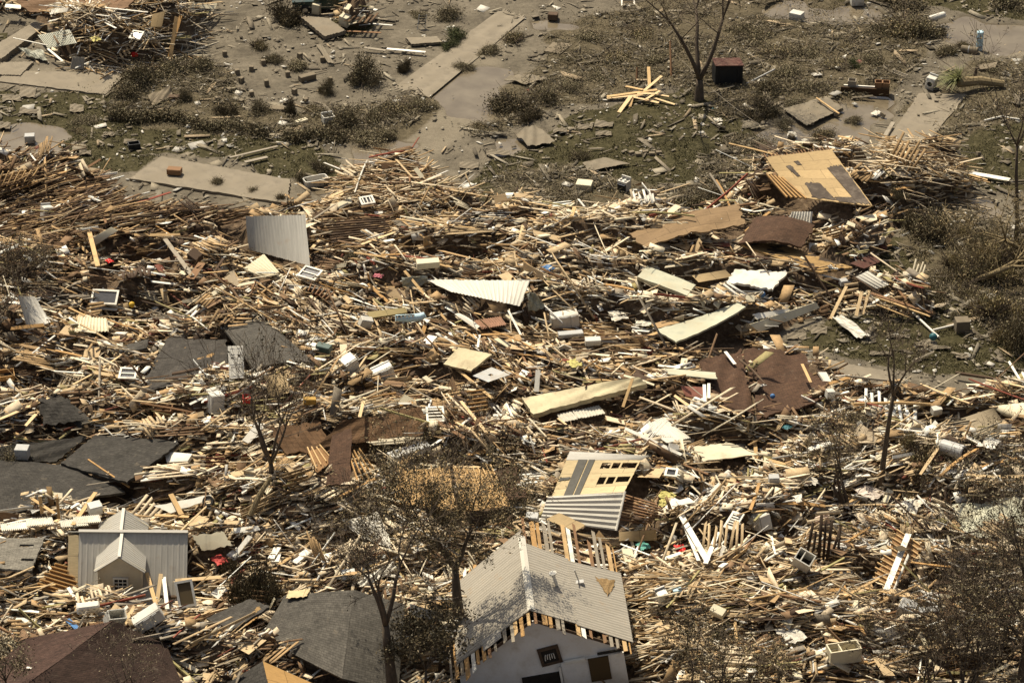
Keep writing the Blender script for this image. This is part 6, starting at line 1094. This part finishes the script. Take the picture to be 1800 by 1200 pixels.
# palm lying on its side
r = empty('palm_tree', W(1690, 160, .2)); m = MB(); m.tube([(-.3, 0, .7), (1.4, .5, .6), (3.2, .6, .3)], [.42, .36, .26], 10); m.build('trunk', BARKP, r); rr = np.random.RandomState(5); v = []; f = []
for k in range(150):
    a = rr.rand() * 6.28; e = rr.uniform(-.5, 1.2); L = rr.uniform(1.2, 2.4); d = Vector((-.55 + math.cos(a) * .75, math.sin(a) * .75, .55 + e * .5)).normalized(); p = Vector((-.3, 0, .8)); w = d.cross(Vector((0, 0, 1))).normalized() * .06
    for j in range(5):
        t = j / 4; c = p + d * L * t - Vector((0, 0, 1.5 * t * t * (.6 + .5 * rr.rand() * 0))); k_ = (1 - .85 * t); v += [tuple(c - w * k_), tuple(c + w * k_)]
        if j: o = len(v) - 4; f.append((o, o + 1, o + 3, o + 2))
m = MB(); m.add([(x, y, max(.02, z)) for x, y, z in v], f); m.build('frond', plain('palm frond', (.13, .135, .042), .6, .5, 4), r); tag(r, 'uprooted palm with drooping yellow green fronds at driveway end', 'palm tree', None, 'uprooted palm')
m = MB(); m.tube([(0, 0, 0), (.1, 0, 1.2)], [.14, .1], 8); tag(m.build('tree_stump', BARK, loc=W(1712, 145, 0)), 'dark broken stump right behind the palm', 'stump')
NB1, NB2 = 29000, 33000
# ---------------------------------------------------------------- loose boards, sheets and scraps
PAL = dict(pale=(.69, .57, .395), tan=(.53, .395, .23), honey=(.39, .26, .13), brown=(.20, .124, .068), dark=(.075, .048, .03), grey=(.27, .23, .175), white=(.76, .73, .65), cream=(.66, .58, .42), olive=(.33, .28, .13), red=(.17, .06, .038))
MATP = dict(pale=PINE_PALE, tan=PINE, honey=HONEY, brown=BROWN, dark=DKBROWN, grey=GREYW, white=WHITEW, cream=wood('cream painted wood', (.62, .55, .40), .25), olive=OLIVE, red=REDW)
KEYS = list(PAL)
BLOB = [(200, 390, 230, 90, 'dark', 1.9), (1120, 490, 190, 90, 'light', 1.1), (1150, 450, 120, 60, 'light', .8), (680, 350, 170, 50, 'tan', .9), (1620, 320, 110, 40, 'tan', 1.6), (120, 930, 160, 40, 'white', 1.5), (430, 900, 250, 120, 'tan', .7), (1400, 860, 250, 120, 'white', .4), (1300, 1040, 250, 100, 'tan', .5), (1200, 1120, 90, 80, 'tan', 1.2), (640, 950, 110, 80, 'white', 1.0), (900, 700, 300, 60, 'dark', .4), (880, 600, 300, 50, 'dark', .6), (300, 560, 250, 60, 'dark', .3), (1000, 420, 160, 40, 'tan', .5), (210, 60, 150, 50, 'tan', .9), (1090, 560, 160, 40, 'white', .8), (1340, 660, 200, 60, 'dark', .7), (1700, 860, 130, 100, 'white', .4)]
def weights(px, py):
    w = {k: np.full(len(px), v) for k, v in dict(pale=.20, tan=.20, honey=.13, brown=.17, dark=.10, grey=.085, white=.13, cream=.10, olive=.03, red=.015).items()}
    for x, y, rx, ry, k, s in BLOB:
        g = s * np.exp(-((px - x) / rx) ** 2 - ((py - y) / ry) ** 2)
        for q in {'dark': ('brown', 'dark', 'honey'), 'light': ('pale', 'cream', 'white', 'tan'), 'tan': ('tan', 'pale', 'honey'), 'white': ('white', 'cream', 'pale')}[k]: w[q] = w[q] * (1 + g * 2.2)
    return np.stack([w[k] for k in KEYS], 1)
def flow(x, y):
    px, py = proj(x, y, 0)
    base = (fbm(x, y, 13, 301, 2) - .5) * 2.0
    # the wreckage at upper left runs up to the right, the lower right swirls round a hollow
    base = base + .55 * np.exp(-((px - 220) / 260) ** 2 - ((py - 390) / 100) ** 2)
    dx, dy = px - 1440, (py - 930) * 1.7
    sw = np.arctan2(-dx, dy) ; g = np.exp(-(np.hypot(dx, dy) - 190) ** 2 / 120 ** 2)
    return base * (1 - g * .8) + g * .8 * np.arctan(np.tan(sw)) * .8
def board_arrays(n, kindname, seed):
    """random places on the heap, spread evenly over the picture"""
    rr = np.random.RandomState(seed); out = []; c = 0
    while c < n:
        px = rr.uniform(-240, 2040, 40000); py = rr.uniform(-60, 1250, 40000); x, y = PV(px, py, .8); h = samp(Hg, x, y)
        i = ((x - GX0) / GS).astype(int); j = ((y - GY0) / GS).astype(int); ok = (i >= 0) & (i < len(gx)) & (j >= 0) & (j < len(gy)) & ((h >= .16) | ((h > .03) & (rr.rand(len(h)) < .35)))
        ok &= ~EX[np.clip(i, 0, len(gx) - 1), np.clip(j, 0, len(gy) - 1)]; out.append(np.stack([x, y, h, px, py], 1)[ok]); c += int(ok.sum())
    return np.concatenate(out)[:n], rr
def PV(px, py, z):
    d0 = px - 900.0; d1 = FW[1] * F + UP[1] * (600.0 - py); d2 = FW[2] * F + UP[2] * (600.0 - py); t = (z - CAM[2]) / d2
    return CAM[0] + d0 * t, CAM[1] + d1 * t
def spread(n, seed, dens, ymax=720):
    """n places on the cleared ground with probability dens(x, y)"""
    rr = np.random.RandomState(seed); out = []; c = 0
    while c < n:
        px = rr.uniform(-120, 1920, 60000); py = rr.uniform(-40, ymax, 60000); x, y = PV(px, py, 0.0); ok = rr.rand(len(x)) < dens(x, y) * (samp(Hg, x, y) < .14)
        out.append(np.stack([x, y], 1)[ok]); c += int(ok.sum())
    return np.concatenate(out)[:n], rr
def covered(x, y, th, L):
    r = np.zeros(len(x), bool)
    for t in (-.45, -.2, .2, .45):
        i = np.clip(((x + np.cos(th) * L * t - GX0) / GS).astype(int), 0, len(gx) - 1); j = np.clip(((y + np.sin(th) * L * t - GY0) / GS).astype(int), 0, len(gy) - 1); r |= EX[i, j]
    return r
def mass(name, C, D, U, L, Wd, T, col, mat, label, split=0.06, seed=0):
    """one stuff object of many boards: centres C, directions D, face normals U"""
    rr = np.random.RandomState(seed); n = len(C); D = D / np.linalg.norm(D, axis=1)[:, None]; V = np.cross(U, D); V /= np.linalg.norm(V, axis=1)[:, None]; Nn = np.cross(D, V)
    vs = np.empty((n, 8, 3))
    for k, (a, b, c) in enumerate([(-1, -1, -1), (1, -1, -1), (1, 1, -1), (-1, 1, -1), (-1, -1, 1), (1, -1, 1), (1, 1, 1), (-1, 1, 1)]):
        jl = L * (1 + split * rr.randn(n)) if k in (0, 1, 2, 3) else L
        vs[:, k] = C + D * (a * jl / 2)[:, None] + V * (b * Wd / 2)[:, None] + Nn * (c * T / 2)[:, None]
    vs[:, 4:8] = vs[:, 0:4] + Nn[:, None, :] * T[:, None, None]
    F_ = np.array([(0, 3, 2, 1), (4, 5, 6, 7), (0, 1, 5, 4), (1, 2, 6, 5), (2, 3, 7, 6), (3, 0, 4, 7)])
    f = (np.arange(n)[:, None, None] * 8 + F_[None]).reshape(-1, 4)
    me = bpy.data.meshes.new(name); me.vertices.add(n * 8); me.vertices.foreach_set('co', vs.ravel().astype(np.float32)); me.loops.add(len(f) * 4); me.loops.foreach_set('vertex_index', f.ravel().astype(np.int32)); me.polygons.add(len(f)); me.polygons.foreach_set('loop_start', np.arange(0, len(f) * 4, 4, dtype=np.int32)); me.update(calc_edges=True)
    at = me.attributes.new('tint', 'FLOAT_COLOR', 'POINT'); at.data.foreach_set('color', np.repeat(np.concatenate([col, np.ones((n, 1))], 1), 8, 0).ravel().astype(np.float32))
    me.materials.append(mat); o = bpy.data.objects.new(name, me); COL.objects.link(o); o['label'] = label; o['kind'] = 'stuff'; return o
def scatter(n, seed, lmed, lsig, wr, tr, zr, tilt, lmax, colf=None, wide=.36, rnd=.16, flatcol=None):
    A, rr = board_arrays(n, '', seed); th = flow(A[:, 0], A[:, 1]) + rr.randn(n) * wide; th = np.where(rr.rand(n) < rnd, rr.rand(n) * 6.28, th)
    L = np.clip(lmed * np.exp(lsig * rr.randn(n)), .12, lmax); keep = ~covered(A[:, 0], A[:, 1], th, L) | (rr.rand(n) < .09)
    A, th, L = A[keep], th[keep], L[keep]; n = len(A); e = rr.randn(n) * tilt * np.where(rr.rand(n) < .12, 3.0, 1); e = np.clip(e, -1.1, 1.1)
    D = np.stack([np.cos(th) * np.cos(e), np.sin(th) * np.cos(e), np.sin(e)], 1); U = np.stack([rr.randn(n) * .28, rr.randn(n) * .28, np.ones(n)], 1)
    roll = rr.rand(n) < .22; U[roll] = rr.randn(int(roll.sum()), 3)
    U = U - D * (U * D).sum(1)[:, None] + 1e-6
    z = A[:, 2] + rr.uniform(zr[0], zr[1], n) + np.abs(np.sin(e)) * L * .22
    C = np.stack([A[:, 0], A[:, 1], z], 1); Wd = rr.uniform(*wr, n); T = rr.uniform(*tr, n)
    w = weights(A[:, 3], A[:, 4]); cw = np.cumsum(w, 1); ck = (rr.rand(n, 1) * cw[:, -1:] > cw).sum(1)
    col = np.array([PAL[KEYS[k]] for k in ck]) * (.72 + .5 * rr.rand(n, 1)); return C, D, U, L, Wd, T, np.clip(col, 0, .85), ck, rr
C, D, U, L, Wd, T, col, ck, rr = scatter(NB1, 501, 1.4, .65, (.045, .16), (.015, .05), (-.45, .16), .17, 5.2)
mass('scattered_lumber', C, D, U, L, Wd, T, col, TINT, 'jumbled mass of broken boards and laths', seed=1)
# bundles: boards that broke away side by side, torn from one wall, floor or stack
C, D, U, L, Wd, T, col, ck, rr = scatter(1050, 503, 1.5, .45, (.08, .22), (.02, .05), (-.1, .2), .2, 3.8, rnd=.4)
B = [[] for _ in range(7)]
for i in range(len(C)):
    n = rr.randint(3, 9); V = np.cross(U[i], D[i]); V /= np.linalg.norm(V); gap = Wd[i] * rr.uniform(1.05, 2.2)
    for q in range(n):
        th = rr.randn() * .07; d = D[i] + V * th; B[0].append(C[i] + V * gap * (q - n / 2) + D[i] * rr.randn() * .2 + np.array([0, 0, rr.uniform(-.04, .05)])); B[1].append(d); B[2].append(U[i] - d * (U[i] @ d)); B[3].append(L[i] * rr.uniform(.65, 1.1)); B[4].append(Wd[i] * rr.uniform(.85, 1.1)); B[5].append(T[i]); B[6].append(col[i] * rr.uniform(.75, 1.1))
mass('lumber_bundle', *[np.array(q) for q in B], TINT, 'bundles of parallel boards torn from walls and floors', seed=6)
C, D, U, L, Wd, T, col, ck, rr = scatter(7800, 504, .7, .45, (.25, .7), (.01, .04), (-.25, .2), .28, 1.9, rnd=.5)
mass('panel_rubble', C, D, U, L, Wd, T, col, TINT, 'broken pieces of plywood and wallboard over the heap', split=.12, seed=7)
C, D, U, L, Wd, T, col, ck, rr = scatter(NB2, 502, .32, .6, (.03, .22), (.01, .04), (-.3, .18), .3, 1.0, rnd=.6)
mass('wood_rubble', C, D, U, L, Wd, T, col, TINT, 'small splinters and broken pieces over the heap', split=.2, seed=2)
# thin dark laths lying side by side at the upper left
def laths(n, poly, ang, seed, keys, sp=.1):
    rr = np.random.RandomState(seed); xs = [p[0] for p in poly]; ys = [p[1] for p in poly]; px = rr.uniform(min(xs), max(xs), n * 4); py = rr.uniform(min(ys), max(ys), n * 4); k = inpoly(px, py, poly); px, py = px[k][:n], py[k][:n]; n = len(px)
    x, y = PV(px, py, .9); th = ang + rr.randn(n) * sp + (fbm(x, y, 5, 320, 2) - .5) * .8; D = np.stack([np.cos(th), np.sin(th), rr.randn(n) * .03], 1); U = np.stack([rr.randn(n) * .4, rr.randn(n) * .4, np.ones(n)], 1); U -= D * (U * D).sum(1)[:, None]
    col = np.array([PAL[keys[q]] for q in rr.randint(0, len(keys), n)]) * (.7 + .5 * rr.rand(n, 1)); return np.stack([x, y, samp(Hg, x, y) + rr.uniform(0, .3, n)], 1), D, U, np.clip(2.4 * np.exp(.4 * rr.randn(n)), .5, 5.5), rr.uniform(.04, .12, n), rr.uniform(.02, .05, n), col
LB = [laths(1000, [(0, 330), (180, 352), (250, 382), (420, 388), (430, 408), (260, 430), (60, 430), (0, 400)], .42, 31, ['brown', 'brown', 'dark', 'honey', 'brown', 'tan'], .2), laths(300, [(540, 370), (700, 360), (720, 420), (600, 450)], .55, 32, ['dark', 'brown', 'honey']), laths(350, [(1080, 1060), (1250, 1050), (1300, 1180), (1110, 1200)], .3, 33, ['pale', 'tan', 'honey', 'cream'], .35), laths(260, [(600, 300), (780, 305), (840, 370), (700, 360), (600, 350)], -.2, 34, ['tan', 'honey', 'brown', 'pale'], .4), laths(620, [(100, 10), (390, 5), (350, 60), (320, 100), (150, 110), (110, 70)], .5, 36, ['tan', 'pale', 'pale', 'white', 'cream', 'honey'], .8), laths(300, [(120, 50), (330, 40), (300, 110), (150, 112)], 2.3, 37, ['tan', 'pale', 'honey', 'white'], .6), laths(300, [(1530, 300), (1640, 285), (1715, 335), (1600, 370), (1560, 350)], -.5, 38, ['tan', 'pale', 'honey', 'pale'], .6), laths(300, [(820, 580), (1090, 570), (1100, 620), (860, 620)], -.1, 35, ['dark', 'brown', 'tan', 'honey'])]
mass('lath_pile', *[np.concatenate(q) for q in zip(*LB)], TINT, 'thin laths lying side by side in the wreckage', seed=4)
# litter on the cleared ground: mud coloured
def litter(n, seed, lm, ls, wr, cols, zz, region, name, label, lmax=2.5, tl=.1, tk=(.01, .03), wabs=None):
    def dens(x, y):
        br = samp(Bm, x, y) * (1 - .85 * samp(Mm, x, y)); g = samp(Gm, x, y); k = {'all': .32 + .55 * br + .1 * g, 'brush': br ** 1.5, 'grass': g * (1 - br)}[region] * (1 - .85 * np.minimum(1, samp(Pm, x, y) * 1.3))
        k = k * (1 - .8 * samp(Mm, x, y)); return k * np.clip((fbm(x, y, 2.0, 77, 2) - .3) * 3.2, .05, 1)
    A, rr = spread(n, seed, dens); A = np.concatenate([A, samp(Bm, A[:, 0], A[:, 1])[:, None]], 1)
    L = np.clip(lm * np.exp(ls * rr.randn(n)), .05, lmax); th = rr.rand(n) * 6.28; e = rr.randn(n) * tl; D = np.stack([np.cos(th) * np.cos(e), np.sin(th) * np.cos(e), np.sin(e)], 1)
    U = np.stack([rr.randn(n) * .25, rr.randn(n) * .25, np.ones(n)], 1); U = U - D * (U * D).sum(1)[:, None]; z = .1 + rr.uniform(zz[0], zz[1], n) + A[:, 2] * .15 * rr.rand(n)
    c = np.array(cols)[rr.randint(0, len(cols), n)] * (.65 + .6 * rr.rand(n, 1)); mass(name, np.stack([A[:, 0], A[:, 1], z], 1), D, U, L, L * rr.uniform(*wr, n) if wabs is None else rr.uniform(*wabs, n), rr.uniform(*tk, n), np.clip(c, 0, .85), TINT, label, split=.25, seed=seed)
MUDC = [(.20, .168, .12), (.24, .205, .145), (.17, .142, .10), (.13, .108, .075), (.21, .18, .13), (.28, .245, .18)]
litter(9000, 601, .2, .6, (.3, 1.0), MUDC + [(.55, .52, .45)], (-.02, .06), 'all', 'rubble', 'mud caked rubble and litter over the cleared ground', 1.2)
litter(15000, 602, .45, .6, (.05, .16), [(.11, .088, .054), (.16, .13, .082), (.21, .175, .115), (.07, .057, .035), (.12, .10, .055)], (-.02, .26), 'brush', 'brush_litter', 'flattened twigs and brush over the cleared ground', 2.2, .3, (.008, .025), (.02, .06))
litter(1500, 603, .9, .5, (.08, .2), MUDC + [(.35, .27, .17)], (.0, .12), 'all', 'board_litter', 'mud caked sticks and boards strewn over the cleared ground', 2.6)
A, rr = spread(42000, 77, lambda x, y: samp(Gm, x, y) * (fbm(x, y, 1.1, 78, 2) > .46) * (samp(Pm, x, y) < .4)); pts = np.concatenate([A, .10 + .08 * rr.rand(len(A), 1)], 1)
g = leaf_mesh('grass', pts, .055, [(.058, .052, .02), (.075, .066, .026), (.10, .088, .04), (.047, .042, .017), (.14, .12, .065)], rr, GRASSM); g['kind'] = 'stuff'; g['label'] = 'short dark grass on the cleared ground'
# the dead leaves and twigs that collect round the brush
A, rr = spread(60000, 78, lambda x, y: samp(Bm, x, y) * (1 - samp(Mm, x, y)) * np.clip((fbm(x, y, 1.6, 79, 2) - .38) * 5, 0, 1)); pts = np.concatenate([A, .12 + .35 * rr.rand(len(A), 1) ** 2], 1)
g = leaf_mesh('dead_brush', pts, .055, OLV + BRN[:2] + [(.12, .10, .06)], rr); g['kind'] = 'stuff'; g['label'] = 'flattened dead leaves and brush'

# individual larger pieces: the ones that show
OCC = {'long': 'long', 'mid': 'medium', 'short': 'short'}
REL = ['right of', 'behind and right of', 'behind', 'behind and left of', 'left of', 'in front and left of', 'in front of', 'in front and right of']
LA = np.array([(a, b) for a, b, _ in LAND]); LN = [c for _, _, c in LAND]
seen_labels = {}
def relation(x, y, k=0):
    d = np.hypot(LA[:, 0] - x, (LA[:, 1] - y)); i = np.argsort(d)[k]; a = math.atan2(y - LA[i, 1], x - LA[i, 0]); return REL[int(round(a / (math.pi / 4))) % 8], LN[i], d[i]
def describe(adj, noun, x, y, ori):
    for k in range(14):
        rel, nm, d = relation(x, y, k); lb = f'{adj} {noun} {ori} {rel} the {nm}'.replace('  ', ' ')
        if lb not in seen_labels and len(lb.split()) <= 16: break
    seen_labels[lb] = 1; return lb
def orient(D):
    if abs(D[2]) > .42: return 'propped steeply'
    a = abs(math.degrees(math.atan2(D[1] * .52, D[0]))) % 180; a = min(a, 180 - a); s = D[0] * D[1] > 0
    return 'lying crosswise' if a < 12 else ('slanting right' if s else 'slanting left') if a < 55 else 'pointing away'
def single_boards(name, noun, cat, group, n, seed, lmed, lsig, wr, tr, zr, keys, lmax, tilt=.12, nocover=True, rnd=.2, mats=None):
    C, D, U, L, Wd, T, col, ck, rr = scatter(int(n * 1.9), seed, lmed, lsig, wr, tr, zr, tilt, lmax, rnd=rnd); c = 0
    for i in range(len(C)):
        if c >= n: break
        key = KEYS[ck[i]]
        if key not in keys: key = keys[rr.randint(len(keys))]
        px, py = proj(*C[i])
        if not (-10 < px < 1810 and -5 < py < 1205): continue
        m = MB(); l, w, t = L[i], Wd[i], T[i]; bow = rr.uniform(-.03, .03) * l; sg = 3 if l > 1.2 and w < .4 else 1; v = []; f = []
        for s in range(sg + 1):
            x = -l / 2 + l * s / sg; z = bow * (1 - (2 * s / sg - 1) ** 2) if sg > 1 else 0; e = [rr.uniform(-.1, .1) * min(.8, w * 3) if s in (0, sg) else 0 for _ in range(2)]; k = rr.uniform(.75, 1) if s in (0, sg) else 1
            v += [(x + e[0], -w / 2 * k, z - t / 2), (x + e[1], w / 2 * k, z - t / 2), (x + e[1], w / 2 * k, z + t / 2), (x + e[0], -w / 2 * k, z + t / 2)]
            if s:
                b = s * 4
                for q in range(4): f.append((b - 4 + q, b - 4 + (q + 1) % 4, b + (q + 1) % 4, b + q))
        f.append((0, 1, 2, 3)[::1]); f.append((sg * 4 + 3, sg * 4 + 2, sg * 4 + 1, sg * 4)); m.add(v, f)
        o = m.build(name, (mats or MATP)[key]); d = Vector(D[i]).normalized(); u = Vector(U[i]); u = (u - d * u.dot(d)).normalized(); w_ = u.cross(d)
        o.matrix_world = Matrix(((d.x, w_.x, u.x, C[i][0]), (d.y, w_.y, u.y, C[i][1]), (d.z, w_.z, u.z, C[i][2]), (0, 0, 0, 1)))
        ln = 'long' if l > lmed * 1.35 else 'short' if l < lmed * .75 else 'middling'
        tag(o, describe(f'{ln} {CN[key]}', noun, C[i][0], C[i][1], orient(d)), cat, group); c += 1
CN = dict(pale='pale pine', tan='tan', honey='honey', brown='brown', dark='dark', grey='grey', white='white', cream='cream', olive='olive', red='dull red')
single_boards('lumber_board', 'board', 'board', 'loose bare boards in the wreckage', 300, 701, 2.4, .45, (.09, .24), (.04, .07), (.08, .3), ['pale', 'tan', 'honey'], 5.6)
single_boards('weathered_beam', 'beam', 'beam', 'loose dark beams in the wreckage', 220, 702, 2.5, .45, (.08, .2), (.05, .12), (.05, .26), ['brown', 'dark', 'grey', 'olive', 'red'], 6.0)
single_boards('trim_board', 'trim board', 'trim board', 'loose painted trim boards in the wreckage', 260, 703, 1.7, .4, (.12, .26), (.03, .06), (.1, .32), ['white', 'cream'], 4.2)
PLYM = dict(pale=PLYPALE, tan=PLY, honey=PLY, brown=PLYDK, dark=PLYDK, grey=CREAMP, white=CREAMP, cream=CREAMP, olive=PLY, red=PLYDK)
PLYO = {k: wood('sheet ' + k, tuple(q * .95 for q in PAL[k]), .3) for k in ('pale', 'tan', 'honey', 'brown')}
single_boards('plywood_scrap', 'plywood scrap', 'plywood', 'plywood scraps in the wreckage', 170, 704, 1.15, .3, (.45, .95), (.015, .03), (.12, .34), ['pale', 'tan', 'honey', 'brown'], 2.3, .22, rnd=.5, mats=PLYO)
SCR = dict(white=WHITEP, cream=CREAMP, grey=APPG)
single_boards('wallboard_scrap', 'wallboard scrap', 'wallboard', 'pale wallboard scraps in the wreckage', 210, 705, .8, .35, (.3, .7), (.02, .12), (.12, .36), ['white', 'white', 'cream'], 2.0, .3, rnd=.5, mats=SCR)

HUE = dict(o='dull olive', d='very dark', g='greenish', b='brown dead')
for o, lb, k, w in SHR:
    if lb is None: o['label'] = describe(('large ' if w > 95 else 'small ' if w < 60 else '') + HUE[k], 'shrub', o.location.x, o.location.y, '')
    if 'hue' in o: del o['hue']
for o in [o for o in COL.objects if o.name.startswith('mud_caked_scrap')]: o['label'] = describe(o['label'].split(' mud')[0] + ' mud caked', 'scrap', o.location.x, o.location.y, 'flat')
for o in [o for o in COL.objects if o.get('group', '').startswith('blocks ')]: o['label'] = describe('grey concrete', 'block', o.location.x, o.location.y, '')
for o in [o for o in COL.objects if o.name.startswith('foundation_pier')]: o['label'] = describe('short concrete', 'pier', o.location.x, o.location.y, 'standing in mud')
